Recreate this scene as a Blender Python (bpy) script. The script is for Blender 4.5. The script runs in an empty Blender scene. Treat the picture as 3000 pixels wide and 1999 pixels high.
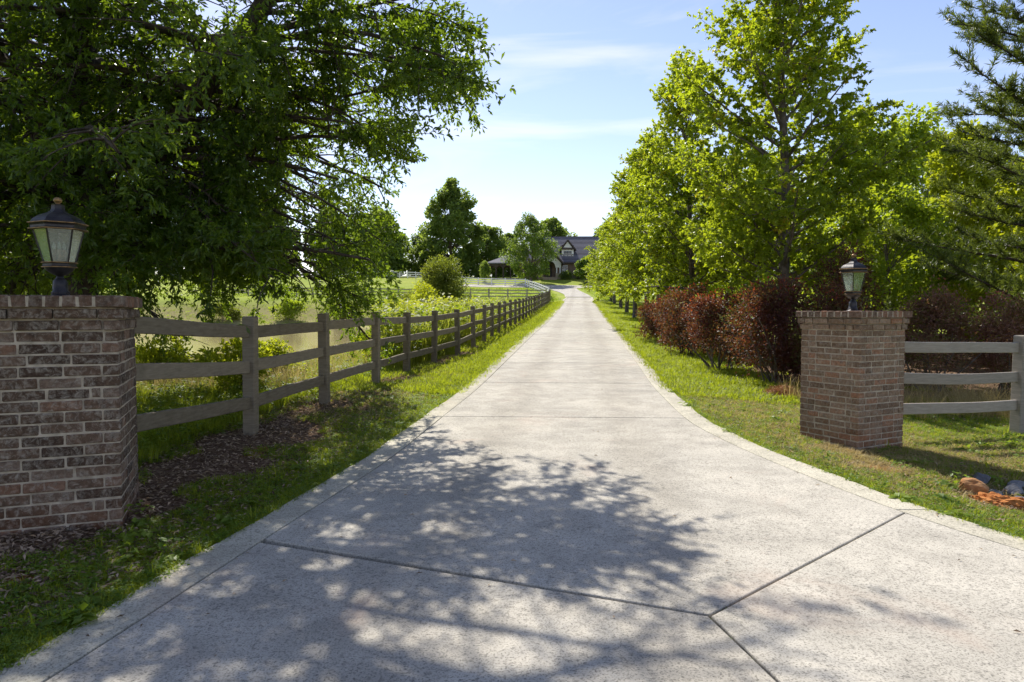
import bpy, bmesh, math, random
import numpy as np
from mathutils import Vector, Matrix, Quaternion

R = math.radians
random.seed(7)
SC = bpy.context.scene
COL = SC.collection

# ------------------------------------------------------------------ camera, sky, sun, exposure
cam_d = bpy.data.cameras.new('camera'); cam = bpy.data.objects.new('camera', cam_d); COL.objects.link(cam)
cam.location = (0, 0, 1.55); cam.rotation_euler = (R(90 - 2.52), 0, 0)
cam_d.sensor_width = 36; cam_d.lens = 24.0; cam_d.clip_start = 0.05; cam_d.clip_end = 3000
SC.camera = cam

SUN_AZ, SUN_EL = 20.0, 47.0          # degrees left of the view direction, above the horizon
S = Vector((-math.sin(R(SUN_AZ)) * math.cos(R(SUN_EL)), math.cos(R(SUN_AZ)) * math.cos(R(SUN_EL)), math.sin(R(SUN_EL))))
sun_d = bpy.data.lights.new('sun', 'SUN'); sun_d.energy = 4.15; sun_d.angle = R(0.53); sun_d.color = (1.0, 0.945, 0.86)
sun = bpy.data.objects.new('sun', sun_d); COL.objects.link(sun)
sun.rotation_euler = S.to_track_quat('Z', 'Y').to_euler(); sun.location = (-10, 30, 40)

world = bpy.data.worlds.new('World'); SC.world = world; world.use_nodes = True
wn, wl = world.node_tree.nodes, world.node_tree.links
wn.clear()
w_out = wn.new('ShaderNodeOutputWorld'); w_bg = wn.new('ShaderNodeBackground')
w_sky = wn.new('ShaderNodeTexSky'); w_sky.sky_type = 'NISHITA'; w_sky.sun_disc = False
w_sky.sun_elevation = R(SUN_EL); w_sky.sun_rotation = R(-SUN_AZ)
w_sky.air_density = 1.0; w_sky.dust_density = 0.15; w_sky.ozone_density = 1.6; w_sky.altitude = 200
w_bg.inputs['Strength'].default_value = 0.108
w_tc = wn.new('ShaderNodeTexCoord'); w_map = wn.new('ShaderNodeMapping')
w_map.inputs['Rotation'].default_value = (0, R(12), R(18)); w_map.inputs['Scale'].default_value = (1.6, 1.0, 7.0)
w_no = wn.new('ShaderNodeTexNoise'); w_no.inputs['Scale'].default_value = 1.7; w_no.inputs['Detail'].default_value = 7
w_no.inputs['Roughness'].default_value = 0.55; w_no.inputs['Distortion'].default_value = 0.6
w_rp = wn.new('ShaderNodeValToRGB'); w_rp.color_ramp.elements[0].position = 0.49; w_rp.color_ramp.elements[0].color = (0, 0, 0, 1)
w_rp.color_ramp.elements[1].position = 0.86; w_rp.color_ramp.elements[1].color = (0.5, 0.5, 0.5, 1)
w_mx = wn.new('ShaderNodeMix'); w_mx.data_type = 'RGBA'
w_mx.inputs[7].default_value = (7.6, 8.0, 8.6, 1)
wl.new(w_tc.outputs['Generated'], w_map.inputs['Vector']); wl.new(w_map.outputs[0], w_no.inputs['Vector'])
wl.new(w_no.outputs['Fac'], w_rp.inputs['Fac']); wl.new(w_rp.outputs['Color'], w_mx.inputs[0])
wl.new(w_sky.outputs[0], w_mx.inputs[6]); w_tn = wn.new('ShaderNodeMix'); w_tn.data_type = 'RGBA'; w_tn.blend_type = 'MULTIPLY'; w_tn.inputs[0].default_value = 1.0
w_tn.inputs[7].default_value = (1.10, 0.94, 0.95, 1)      # the camera's white balance
wl.new(w_mx.outputs[2], w_tn.inputs[6]); wl.new(w_tn.outputs[2], w_bg.inputs['Color']); wl.new(w_bg.outputs[0], w_out.inputs['Surface'])

SC.view_settings.view_transform = 'Standard'; SC.view_settings.look = 'None'
SC.view_settings.exposure = 0.86; SC.view_settings.gamma = 1.0; SC.view_settings.use_curve_mapping = False
try:
    SC.cycles.use_denoising = True
    SC.cycles.max_bounces = 6; SC.cycles.transmission_bounces = 4; SC.cycles.diffuse_bounces = 3; SC.cycles.glossy_bounces = 2
    SC.cycles.use_adaptive_sampling = True; SC.cycles.adaptive_threshold = 0.02
except Exception:
    pass

# ------------------------------------------------------------------ helpers
def tag(o, label=None, cat=None, group=None, kind=None):
    if label: o['label'] = label
    if cat: o['category'] = cat
    if group: o['group'] = group
    if kind: o['kind'] = kind
    return o

def empty(name, loc=(0, 0, 0), rz=0.0, label=None, cat=None, group=None):
    o = bpy.data.objects.new(name, None); COL.objects.link(o)
    o.location = loc; o.rotation_euler = (0, 0, rz); o.empty_display_size = 0.2
    return tag(o, label, cat, group)

def link(name, me, parent=None, mat=None, world_space=True):
    o = bpy.data.objects.new(name, me); COL.objects.link(o)
    if mat is not None and len(me.materials) == 0: me.materials.append(mat)
    if parent is not None:
        o.parent = parent
        if world_space:
            m = Matrix.LocRotScale(parent.location, parent.rotation_euler, parent.scale)
            if parent.parent is not None: m = parent.parent.matrix_basis @ parent.matrix_parent_inverse @ m
            o.matrix_parent_inverse = m.inverted()
    return o

def copy_tree(o, loc, rz, scale=1.0, label=None, group=None):
    c = o.copy(); COL.objects.link(c); c.location = loc; c.rotation_euler = (0, 0, rz)
    c.scale = (scale, scale, scale) if not hasattr(scale, '__len__') else scale
    if label: c['label'] = label
    if group: c['group'] = group
    for ch in list(o.children):
        d = ch.copy(); COL.objects.link(d); d.parent = c; d.matrix_parent_inverse = Matrix()
    return c

def np_mesh(name, verts, faces, mat=None, smooth=False, attrs=None):
    """faces: array (n,k) of equal sized polygons"""
    me = bpy.data.meshes.new(name)
    verts = np.asarray(verts, np.float32); faces = np.asarray(faces, np.int32)
    n, k = faces.shape
    me.vertices.add(len(verts)); me.vertices.foreach_set('co', verts.ravel())
    me.loops.add(n * k); me.loops.foreach_set('vertex_index', faces.ravel())
    me.polygons.add(n); me.polygons.foreach_set('loop_start', np.arange(0, n * k, k, dtype=np.int32))
    me.update(calc_edges=True)
    me.polygons.foreach_set('use_smooth', np.full(n, smooth))
    if attrs:
        for a, val in attrs.items():
            at = me.attributes.new(a, 'FLOAT', 'POINT'); at.data.foreach_set('value', np.asarray(val, np.float32))
    if mat: me.materials.append(mat)
    me.update()
    return me

def py_mesh(name, verts, faces, mat=None, smooth=False):
    me = bpy.data.meshes.new(name); me.from_pydata([tuple(v) for v in verts], [], faces)
    if smooth: me.polygons.foreach_set('use_smooth', [True] * len(me.polygons))
    if mat: me.materials.append(mat)
    me.update()
    return me

def bm_mesh(name, bm, mat=None, smooth=False):
    me = bpy.data.meshes.new(name); bm.normal_update(); bm.to_mesh(me); bm.free()
    if smooth: me.polygons.foreach_set('use_smooth', [True] * len(me.polygons))
    if mat: me.materials.append(mat)
    return me

def box_bm(bm, sx, sy, sz, c=(0, 0, 0), bevel=0.0, rot=None, jit=0.0, rng=random):
    r = bmesh.ops.create_cube(bm, size=1.0)
    vs = r['verts']
    for v in vs:
        v.co = Vector((v.co.x * sx, v.co.y * sy, v.co.z * sz))
        if jit: v.co += Vector([rng.uniform(-jit, jit) for _ in range(3)])
    if bevel:
        es = list({e for v in vs for e in v.link_edges})
        rr = bmesh.ops.bevel(bm, geom=es, offset=bevel, segments=1, affect='EDGES', profile=0.6)
        vs = list({v for f in rr['faces'] for v in f.verts} | {v for v in vs if v.is_valid})
    for v in vs:
        if rot is not None: v.co = rot @ v.co
        v.co += Vector(c)
    return vs

def box_mesh(name, sx, sy, sz, mat=None, bevel=0.0, c=(0, 0, 0), jit=0.0):
    bm = bmesh.new(); box_bm(bm, sx, sy, sz, c, bevel, jit=jit)
    return bm_mesh(name, bm, mat)

def lathe(name, prof, n, mat=None, smooth=True, phase=0.0, cap=True):
    vs, fs = [], []
    for (r, z) in prof:
        for k in range(n):
            a = 2 * math.pi * k / n + phase
            vs.append((r * math.cos(a), r * math.sin(a), z))
    for i in range(len(prof) - 1):
        for k in range(n):
            fs.append((i * n + k, i * n + (k + 1) % n, (i + 1) * n + (k + 1) % n, (i + 1) * n + k))
    if cap:
        fs.append(tuple(range(n - 1, -1, -1))); m = (len(prof) - 1) * n; fs.append(tuple(range(m, m + n)))
    return py_mesh(name, vs, fs, mat, smooth)

def hermite(xs, ys):
    xs = np.array(xs, float); ys = np.array(ys, float)
    h = np.diff(xs); d = np.diff(ys) / h
    m = np.empty_like(ys); m[0] = d[0]; m[-1] = d[-1]
    for i in range(1, len(xs) - 1):
        m[i] = 0 if d[i - 1] * d[i] <= 0 else (h[i - 1] + h[i]) / (h[i - 1] / d[i] + h[i] / d[i - 1])
    def f(x):
        x = np.clip(np.asarray(x, float), xs[0], xs[-1])
        i = np.clip(np.searchsorted(xs, x) - 1, 0, len(h) - 1)
        t = (x - xs[i]) / h[i]
        return ((2 * t**3 - 3 * t**2 + 1) * ys[i] + (t**3 - 2 * t**2 + t) * h[i] * m[i]
                + (-2 * t**3 + 3 * t**2) * ys[i + 1] + (t**3 - t**2) * h[i] * m[i + 1])
    return f

def sstep(a, b, x):
    t = np.clip((np.asarray(x, float) - a) / (b - a), 0, 1)
    return t * t * (3 - 2 * t)

# smooth lattice noise for numpy
_rng0 = np.random.default_rng(3)
_LAT = _rng0.random((64, 64))
def noise2(x, y):
    x = np.asarray(x, float); y = np.asarray(y, float)
    xi = np.floor(x).astype(int); yi = np.floor(y).astype(int); fx = x - xi; fy = y - yi
    fx = fx * fx * (3 - 2 * fx); fy = fy * fy * (3 - 2 * fy)
    g = lambda a, b: _LAT[a % 64, b % 64]
    return (g(xi, yi) * (1 - fx) + g(xi + 1, yi) * fx) * (1 - fy) + (g(xi, yi + 1) * (1 - fx) + g(xi + 1, yi + 1) * fx) * fy
def fbm(x, y):
    return 0.55 * noise2(x, y) + 0.28 * noise2(x * 2.1 + 5, y * 2.1 + 9) + 0.17 * noise2(x * 4.3 + 3, y * 4.3 + 1)

# ------------------------------------------------------------------ materials
def nmat(name):
    m = bpy.data.materials.new(name); m.use_nodes = True
    nt = m.node_tree; nt.nodes.clear()
    out = nt.nodes.new('ShaderNodeOutputMaterial')
    return m, nt, out

class NB:
    """small node builder"""
    def __init__(s, nt): s.nt = nt
    def n(s, t, **kw):
        x = s.nt.nodes.new(t)
        for k, v in kw.items():
            if k in x.inputs.keys() if hasattr(x.inputs, 'keys') else False: pass
            setattr(x, k, v)
        return x
    def l(s, a, b): s.nt.links.new(a, b)
    def noise(s, scale, detail=4, rough=0.55, vec=None, dist=0.0):
        x = s.nt.nodes.new('ShaderNodeTexNoise'); x.inputs['Scale'].default_value = scale
        x.inputs['Detail'].default_value = detail; x.inputs['Roughness'].default_value = rough; x.inputs['Distortion'].default_value = dist
        if vec: s.l(vec, x.inputs['Vector'])
        return x.outputs['Fac']
    def ramp(s, fac, stops):
        x = s.nt.nodes.new('ShaderNodeValToRGB'); cr = x.color_ramp
        while len(cr.elements) < len(stops): cr.elements.new(0.5)
        for e, (p, c) in zip(cr.elements, stops):
            e.position = p; e.color = (c[0], c[1], c[2], 1) if hasattr(c, '__len__') else (c, c, c, 1)
        s.l(fac, x.inputs[0]); return x.outputs[0]
    def mix(s, fac, a, b, mode='MIX'):
        x = s.nt.nodes.new('ShaderNodeMix'); x.data_type = 'RGBA'; x.blend_type = mode
        for i, v in ((0, fac), (6, a), (7, b)):
            sock = x.inputs[i]
            if hasattr(v, 'is_linked'): s.l(v, sock)
            elif hasattr(v, '__len__'): sock.default_value = (v[0], v[1], v[2], 1)
            else: sock.default_value = v if i == 0 else (v, v, v, 1)
        return x.outputs[2]
    def math(s, op, a, b=0.0):
        x = s.nt.nodes.new('ShaderNodeMath'); x.operation = op
        for sock, v in ((x.inputs[0], a), (x.inputs[1], b)):
            if hasattr(v, 'is_linked'): s.l(v, sock)
            else: sock.default_value = v
        return x.outputs[0]
    def attr(s, name):
        x = s.nt.nodes.new('ShaderNodeAttribute'); x.attribute_name = name; return x.outputs['Fac']
    def obj(s): return s.nt.nodes.new('ShaderNodeTexCoord').outputs['Object']
    def pos(s): return s.nt.nodes.new('ShaderNodeNewGeometry').outputs['Position']
    def rnd(s): return s.nt.nodes.new('ShaderNodeObjectInfo').outputs['Random']
    def bump(s, h, strength=0.3, dist=0.01):
        x = s.nt.nodes.new('ShaderNodeBump'); x.inputs['Strength'].default_value = strength; x.inputs['Distance'].default_value = dist
        s.l(h, x.inputs['Height']); return x.outputs[0]
    def bsdf(s, col, rough=0.8, spec=0.3, metal=0.0, normal=None):
        x = s.nt.nodes.new('ShaderNodeBsdfPrincipled')
        for k, v in (('Base Color', col), ('Roughness', rough), ('Specular IOR Level', spec), ('Metallic', metal)):
            sock = x.inputs[k]
            if hasattr(v, 'is_linked'): s.l(v, sock)
            elif hasattr(v, '__len__'): sock.default_value = (v[0], v[1], v[2], 1)
            else: sock.default_value = v
        if normal: s.l(normal, x.inputs['Normal'])
        return x

def leaf_mat(name, dark, light, trans, tfac=0.45, rough=0.5, spec=0.35, use_rnd=False, tip=None, mixc=None):
    m, nt, out = nmat(name); b = NB(nt)
    f = b.rnd() if use_rnd else b.attr('v')
    stops = [(0.0, dark), (0.75, light)]
    if tip: stops = [(0.0, dark), (0.62, light), (0.86, light), (0.97, tip)]
    if mixc: stops = [(0.0, dark), (0.40, light), (0.52, mixc), (0.66, light), (0.80, light), (0.95, tip)]
    c = b.ramp(f, stops)
    p = b.bsdf(c, rough, spec)
    t = nt.nodes.new('ShaderNodeBsdfTranslucent')
    tc = b.mix(0.55, b.mix(1.0, c, (2.4, 2.4, 1.2), 'MULTIPLY'), trans)
    b.l(tc, t.inputs['Color'])
    ms = nt.nodes.new('ShaderNodeMixShader'); ms.inputs[0].default_value = tfac
    b.l(p.outputs[0], ms.inputs[1]); b.l(t.outputs[0], ms.inputs[2]); b.l(ms.outputs[0], out.inputs['Surface'])
    return m

def simple_mat(name, stops, scale=4.0, rough=0.8, spec=0.3, bump=0.0, bscale=None, metal=0.0, detail=5, use_rnd=0.0, bdist=0.01):
    m, nt, out = nmat(name); b = NB(nt)
    o = b.obj(); f = b.noise(scale, detail, 0.6, o)
    if use_rnd:
        f = b.math('ADD', b.math('MULTIPLY', f, 1 - use_rnd), b.math('MULTIPLY', b.rnd(), use_rnd))
    c = b.ramp(f, stops)
    nrm = b.bump(b.noise(bscale or scale * 4, 4, 0.6, o), bump, bdist) if bump else None
    p = b.bsdf(c, rough, spec, metal, nrm); b.l(p.outputs[0], out.inputs['Surface'])
    return m

M = {}
# --- concrete of the drive: pale grey cement with exposed fine aggregate and broad stains
def concrete(name, warm):
    m, nt, out = nmat(name); b = NB(nt); P = b.pos()
    base = b.ramp(b.noise(0.55, 5, 0.6, P), [(0.3, (0.42 * warm, 0.395 * warm, 0.34)), (0.7, (0.525 * warm, 0.49 * warm, 0.415))])
    pat = b.ramp(b.noise(2.6, 5, 0.65, P, 0.4), [(0.35, 0.80), (0.62, 1.05)])
    c = b.mix(1.0, base, pat, 'MULTIPLY')
    c = b.mix(1.0, c, b.ramp(b.rnd(), [(0.0, (0.90, 0.89, 0.875)), (1.0, (1.05, 1.045, 1.03))]), 'MULTIPLY')
    vo = nt.nodes.new('ShaderNodeTexVoronoi'); vo.feature = 'DISTANCE_TO_EDGE'; vo.inputs['Scale'].default_value = 0.33
    wv = nt.nodes.new('ShaderNodeMix'); wv.data_type = 'RGBA'; wv.blend_type = 'ADD'; wv.inputs[0].default_value = 0.35; b.l(P, wv.inputs[6]); nz = nt.nodes.new('ShaderNodeTexNoise'); nz.inputs['Scale'].default_value = 2.5; nz.inputs['Detail'].default_value = 6; b.l(P, nz.inputs['Vector']); b.l(nz.outputs['Color'], wv.inputs[7]); b.l(wv.outputs[2], vo.inputs['Vector'])
    crk = b.math('MULTIPLY', b.ramp(vo.outputs['Distance'], [(0.0, 1.0), (0.006, 0.0)]), b.ramp(b.noise(0.35, 2, 0.5, P), [(0.55, 0.0), (0.62, 0.55)]))
    drip = b.math('MULTIPLY', b.ramp(b.noise(5.0, 2, 0.5, P), [(0.70, 0.0), (0.76, 0.45)]), b.ramp(b.noise(0.5, 2, 0.5, P), [(0.5, 0.0), (0.6, 1.0)]))
    c = b.mix(b.math('MAXIMUM', crk, drip), c, (0.10, 0.095, 0.085))
    sx = nt.nodes.new('ShaderNodeSeparateXYZ'); b.l(P, sx.inputs[0])       # the two worn wheel tracks up the drive
    tu = b.math('ABSOLUTE', b.math('SUBTRACT', b.math('ABSOLUTE', b.math('SUBTRACT', sx.outputs[0], b.math('SUBTRACT', b.math('MULTIPLY', sx.outputs[1], 0.0995), 0.2))), 0.78))
    trk = b.math('MULTIPLY', b.ramp(tu, [(0.12, 0.75), (0.42, 0.0)]), b.ramp(b.noise(0.8, 4, 0.6, P), [(0.3, 0.35), (0.65, 1.0)]))
    c = b.mix(trk, c, b.mix(1.0, c, (0.80, 0.785, 0.765), 'MULTIPLY'))
    spk = b.noise(95, 3, 0.7, P); c = b.mix(1.0, c, b.ramp(spk, [(0.36, 0.42), (0.47, 0.97), (0.60, 1.0), (0.72, 1.22)]), 'MULTIPLY')
    spk2 = b.noise(38, 2, 0.6, P); c = b.mix(1.0, c, b.ramp(spk2, [(0.33, 0.68), (0.46, 1.0)]), 'MULTIPLY')
    red = b.ramp(b.noise(0.9, 4, 0.6, P, 0.8), [(0.58, 0.0), (0.75, 0.35)])
    c = b.mix(red, c, (0.46, 0.33, 0.25))
    st = b.ramp(b.noise(1.7, 6, 0.7, P, 1.2), [(0.62, 0.0), (0.78, 0.30)])
    c = b.mix(st, c, (0.20, 0.19, 0.175))
    p = b.bsdf(c, 0.9, 0.2, 0, b.bump(spk, 0.35, 0.004)); b.l(p.outputs[0], out.inputs['Surface'])
    return m
M['slab'] = concrete('concrete', 1.0)
M['curb'] = concrete('curb_concrete', 1.07)

# --- ground: lawn soil, leaf litter, clay, meadow
def ground():
    m, nt, out = nmat('ground'); b = NB(nt); P = b.pos()
    g = b.ramp(b.noise(3.0, 6, 0.7, P), [(0.3, (0.06, 0.095, 0.012)), (0.55, (0.12, 0.165, 0.02)), (0.75, (0.20, 0.22, 0.035))])
    far = b.ramp(b.noise(0.18, 5, 0.6, P), [(0.3, (0.19, 0.25, 0.03)), (0.6, (0.27, 0.31, 0.045)), (0.8, (0.36, 0.35, 0.10))])
    c = b.mix(b.attr('field'), g, far)
    dry = b.ramp(b.noise(9, 5, 0.7, P), [(0.3, (0.17, 0.13, 0.06)), (0.7, (0.36, 0.29, 0.15))])
    fd = b.math('MULTIPLY', b.attr('dry'), b.ramp(b.noise(2.2, 4, 0.65, P), [(0.35, 0.45), (0.6, 1.0)])); c = b.mix(fd, c, dry)
    lit = b.ramp(b.noise(28, 4, 0.75, P), [(0.25, (0.045, 0.027, 0.017)), (0.5, (0.125, 0.075, 0.045)), (0.72, (0.28, 0.195, 0.125))])
    c = b.mix(b.ramp(b.math('ADD', b.attr('litter'), b.math('MULTIPLY', b.math('SUBTRACT', b.noise(4, 4, 0.6, P), 0.5), 0.8)), [(0.4, 0.0), (0.6, 1.0)]), c, lit)
    clay = b.ramp(b.noise(14, 4, 0.6, P), [(0.3, (0.25, 0.075, 0.025)), (0.7, (0.42, 0.16, 0.055))])
    c = b.mix(b.ramp(b.math('ADD', b.attr('clay'), b.math('MULTIPLY', b.math('SUBTRACT', b.noise(6, 4, 0.6, P), 0.5), 0.9)), [(0.45, 0.0), (0.62, 1.0)]), c, clay)
    c = b.mix(b.attr('soil'), c, (0.02, 0.016, 0.012))
    p = b.bsdf(c, 0.95, 0.1, 0, b.bump(b.noise(25, 5, 0.7, P), 0.6, 0.03)); b.l(p.outputs[0], out.inputs['Surface'])
    return m
M['ground'] = ground()

# --- weathered brick
def brick_mat(name, stops, lime=0.5):
    m, nt, out = nmat(name); b = NB(nt)
    P = b.pos(); base = b.ramp(b.rnd(), stops)
    c = b.mix(1.0, base, b.ramp(b.noise(30, 5, 0.7, P), [(0.3, 0.55), (0.7, 1.3)]), 'MULTIPLY')
    lm = b.math('MULTIPLY', b.ramp(b.noise(22, 6, 0.75, P, 0.6), [(0.47, 0.0), (0.70, 1.0)]), lime)
    c = b.mix(lm, c, (0.40, 0.355, 0.29))
    blk = b.ramp(b.noise(11, 5, 0.7, P), [(0.56, 0.0), (0.72, 0.6)]); c = b.mix(blk, c, (0.035, 0.028, 0.024))
    # red clay splashed up from the ground at the foot
    sep = nt.nodes.new('ShaderNodeSeparateXYZ'); b.l(P, sep.inputs[0])
    cl = b.math('MULTIPLY', b.ramp(sep.outputs['Z'], [(0.0, 0.55), (0.30, 0.0)]), b.ramp(b.noise(5, 4, 0.6, P), [(0.35, 0.0), (0.6, 1.0)]))
    c = b.mix(cl, c, (0.24, 0.085, 0.03))
    p = b.bsdf(c, 0.92, 0.15, 0, b.bump(b.noise(85, 4, 0.7, P), 0.7, 0.006)); b.l(p.outputs[0], out.inputs['Surface'])
    return m
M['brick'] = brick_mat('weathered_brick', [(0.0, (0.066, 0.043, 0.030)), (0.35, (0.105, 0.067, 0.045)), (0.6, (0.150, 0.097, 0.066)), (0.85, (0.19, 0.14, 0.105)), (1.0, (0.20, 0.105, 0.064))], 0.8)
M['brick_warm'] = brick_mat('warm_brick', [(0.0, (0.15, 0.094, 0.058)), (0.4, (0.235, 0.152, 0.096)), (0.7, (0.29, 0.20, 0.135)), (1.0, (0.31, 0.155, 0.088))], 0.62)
M['cap_brick'] = brick_mat('cap_brick', [(0.0, (0.10, 0.068, 0.048)), (0.5, (0.165, 0.100, 0.068)), (1.0, (0.25, 0.120, 0.070))], 0.5)
M['mortar'] = simple_mat('mortar', [(0.3, (0.28, 0.235, 0.175)), (0.7, (0.52, 0.445, 0.345))], 14, 0.95, 0.1, 0.6, 60)
# --- fence timber
def timber(name, a, c2, streak=0.55):
    m, nt, out = nmat(name); b = NB(nt)
    mp = nt.nodes.new('ShaderNodeMapping'); mp.inputs['Scale'].default_value = (3, 3, 26); b.l(b.pos(), mp.inputs[0])
    f = b.noise(2.0, 6, 0.65, mp.outputs[0], 0.3)
    c = b.ramp(b.math('ADD', b.math('MULTIPLY', f, 0.75), b.math('MULTIPLY', b.rnd(), 0.25)), [(0.3, a), (0.7, c2)])
    c = b.mix(b.ramp(b.noise(3.5, 5, 0.7, b.pos()), [(0.55, 0.0), (0.8, streak)]), c, (a[0] * 0.55, a[1] * 0.55, a[2] * 0.5))
    p = b.bsdf(c, 0.85, 0.2, 0, b.bump(f, 0.35, 0.006)); b.l(p.outputs[0], out.inputs['Surface'])
    return m
M['timber'] = timber('weathered_timber', (0.128, 0.106, 0.070), (0.25, 0.212, 0.150))
M['timber_pale'] = timber('pale_timber', (0.24, 0.212, 0.172), (0.39, 0.345, 0.29), 0.3)
M['timber_sunlit'] = timber('sunlit_timber', (0.62, 0.61, 0.60), (0.78, 0.77, 0.76), 0.2)  # paler copy of the fence timber, sunlight put into its colour
# --- lantern
M['bronze'] = simple_mat('dark_bronze', [(0.3, (0.018, 0.017, 0.02)), (0.7, (0.05, 0.045, 0.045))], 18, 0.42, 0.5, 0.15, 60, metal=0.6)
M['gilt'] = simple_mat('worn_gilt', [(0.3, (0.10, 0.055, 0.025)), (0.6, (0.30, 0.19, 0.08))], 30, 0.45, 0.5, 0.1, 60, metal=0.7)
M['candle'] = simple_mat('candle_sleeve', [(0.3, (0.55, 0.36, 0.30)), (0.7, (0.68, 0.5, 0.43))], 10, 0.6, 0.3)
def glass():
    m, nt, out = nmat('seeded_glass'); b = NB(nt); o = b.obj()
    h = b.noise(75, 3, 0.6, o)
    nrm = b.bump(h, 0.5, 0.004)
    g = nt.nodes.new('ShaderNodeBsdfGlossy'); g.inputs['Roughness'].default_value = 0.12; b.l(nrm, g.inputs['Normal']); g.inputs['Color'].default_value = (0.9, 0.95, 0.92, 1)
    t = nt.nodes.new('ShaderNodeBsdfTransparent'); t.inputs['Color'].default_value = (0.80, 0.86, 0.82, 1)
    tl = nt.nodes.new('ShaderNodeBsdfTranslucent'); tl.inputs['Color'].default_value = (0.75, 0.8, 0.76, 1)
    m1 = nt.nodes.new('ShaderNodeMixShader'); b.l(b.ramp(h, [(0.35, 0.05), (0.65, 0.24)]), m1.inputs[0]); b.l(t.outputs[0], m1.inputs[1]); b.l(tl.outputs[0], m1.inputs[2])
    m2 = nt.nodes.new('ShaderNodeMixShader'); m2.inputs[0].default_value = 0.16; b.l(m1.outputs[0], m2.inputs[1]); b.l(g.outputs[0], m2.inputs[2])
    b.l(m2.outputs[0], out.inputs['Surface']); return m
M['glass'] = glass()
# --- vegetation
M['bark'] = simple_mat('oak_bark', [(0.3, (0.030, 0.024, 0.019)), (0.7, (0.11, 0.088, 0.068))], 9, 0.9, 0.15, 0.8, 22, bdist=0.03)
M['bark_grey'] = simple_mat('maple_bark', [(0.3, (0.075, 0.063, 0.052)), (0.7, (0.21, 0.18, 0.15))], 8, 0.9, 0.15, 0.6, 26, bdist=0.02)
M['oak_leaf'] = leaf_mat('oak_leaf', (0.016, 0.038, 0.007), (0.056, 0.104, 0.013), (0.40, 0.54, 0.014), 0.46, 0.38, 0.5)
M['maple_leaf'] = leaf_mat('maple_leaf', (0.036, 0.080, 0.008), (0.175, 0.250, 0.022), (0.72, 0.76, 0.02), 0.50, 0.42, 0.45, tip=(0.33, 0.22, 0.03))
M['wood_leaf'] = leaf_mat('woodland_leaf', (0.045, 0.092, 0.012), (0.155, 0.230, 0.022), (0.66, 0.72, 0.02), 0.50, 0.45, 0.4)
M['lime_leaf'] = leaf_mat('lime_leaf', (0.13, 0.19, 0.015), (0.27, 0.31, 0.02), (0.62, 0.62, 0.02), 0.46, 0.5, 0.3)
M['far_leaf'] = leaf_mat('far_leaf', (0.050, 0.090, 0.028), (0.13, 0.19, 0.045), (0.48, 0.58, 0.07), 0.48, 0.55, 0.3)
M['birch_leaf'] = leaf_mat('birch_leaf', (0.04, 0.08, 0.018), (0.11, 0.175, 0.03), (0.36, 0.46, 0.03), 0.45, 0.5, 0.35)
M['purple_leaf'] = leaf_mat('purple_leaf', (0.026, 0.013, 0.013), (0.088, 0.034, 0.029), (0.36, 0.09, 0.03), 0.32, 0.48, 0.25, tip=(0.44, 0.085, 0.03), mixc=(0.075, 0.10, 0.022))
M['mauve_leaf'] = leaf_mat('mauve_leaf', (0.070, 0.042, 0.032), (0.22, 0.115, 0.085), (0.40, 0.17, 0.07), 0.30, 0.48, 0.25, tip=(0.30, 0.08, 0.07), mixc=(0.13, 0.14, 0.035))
M['olive_leaf'] = leaf_mat('olive_leaf', (0.06, 0.09, 0.014), (0.17, 0.20, 0.03), (0.34, 0.38, 0.03), 0.4, 0.5, 0.3)
M['needle'] = leaf_mat('pine_needle', (0.026, 0.048, 0.010), (0.095, 0.125, 0.022), (0.26, 0.32, 0.03), 0.32, 0.45, 0.4)
M['grass'] = leaf_mat('grass_blade', (0.075, 0.115, 0.010), (0.22, 0.26, 0.022), (0.50, 0.56, 0.02), 0.45, 0.5, 0.3, use_rnd=True)
M['reed'] = leaf_mat('reed_blade', (0.11, 0.16, 0.018), (0.26, 0.28, 0.04), (0.50, 0.52, 0.05), 0.45, 0.5, 0.3, use_rnd=True)
M['weed'] = leaf_mat('weed_leaf', (0.06, 0.11, 0.012), (0.17, 0.24, 0.025), (0.42, 0.50, 0.03), 0.45, 0.5, 0.3, use_rnd=True)
M['straw'] = leaf_mat('dry_grass', (0.20, 0.15, 0.065), (0.40, 0.31, 0.15), (0.5, 0.40, 0.18), 0.35, 0.6, 0.2, use_rnd=True)
M['litter'] = leaf_mat('dead_leaf', (0.075, 0.045, 0.028), (0.42, 0.31, 0.21), (0.25, 0.15, 0.06), 0.15, 0.75, 0.2)
M['clover'] = leaf_mat('clover_leaf', (0.05, 0.105, 0.012), (0.13, 0.205, 0.02), (0.40, 0.50, 0.02), 0.4, 0.5, 0.3, use_rnd=True)
# --- rock, house, water
M['rock'] = simple_mat('grey_rock', [(0.3, (0.06, 0.062, 0.066)), (0.7, (0.20, 0.20, 0.205))], 7, 0.8, 0.25, 0.5, 30, use_rnd=0.3)
M['clay_rock'] = simple_mat('clay_boulder', [(0.3, (0.24, 0.10, 0.035)), (0.7, (0.46, 0.27, 0.13))], 9, 0.95, 0.1, 0.7, 30)
M['clay'] = simple_mat('red_clay', [(0.3, (0.30, 0.10, 0.03)), (0.7, (0.52, 0.22, 0.07))], 12, 0.95, 0.1, 0.8, 40, bdist=0.02)
M['shingle'] = simple_mat('roof_shingle', [(0.3, (0.105, 0.10, 0.115)), (0.7, (0.17, 0.165, 0.185))], 1.5, 0.85, 0.2, use_rnd=0.6)
M['house_brick'] = simple_mat('house_brick', [(0.3, (0.14, 0.095, 0.07)), (0.7, (0.24, 0.18, 0.14))], 5, 0.9, 0.2, 0.4, 20)
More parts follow.
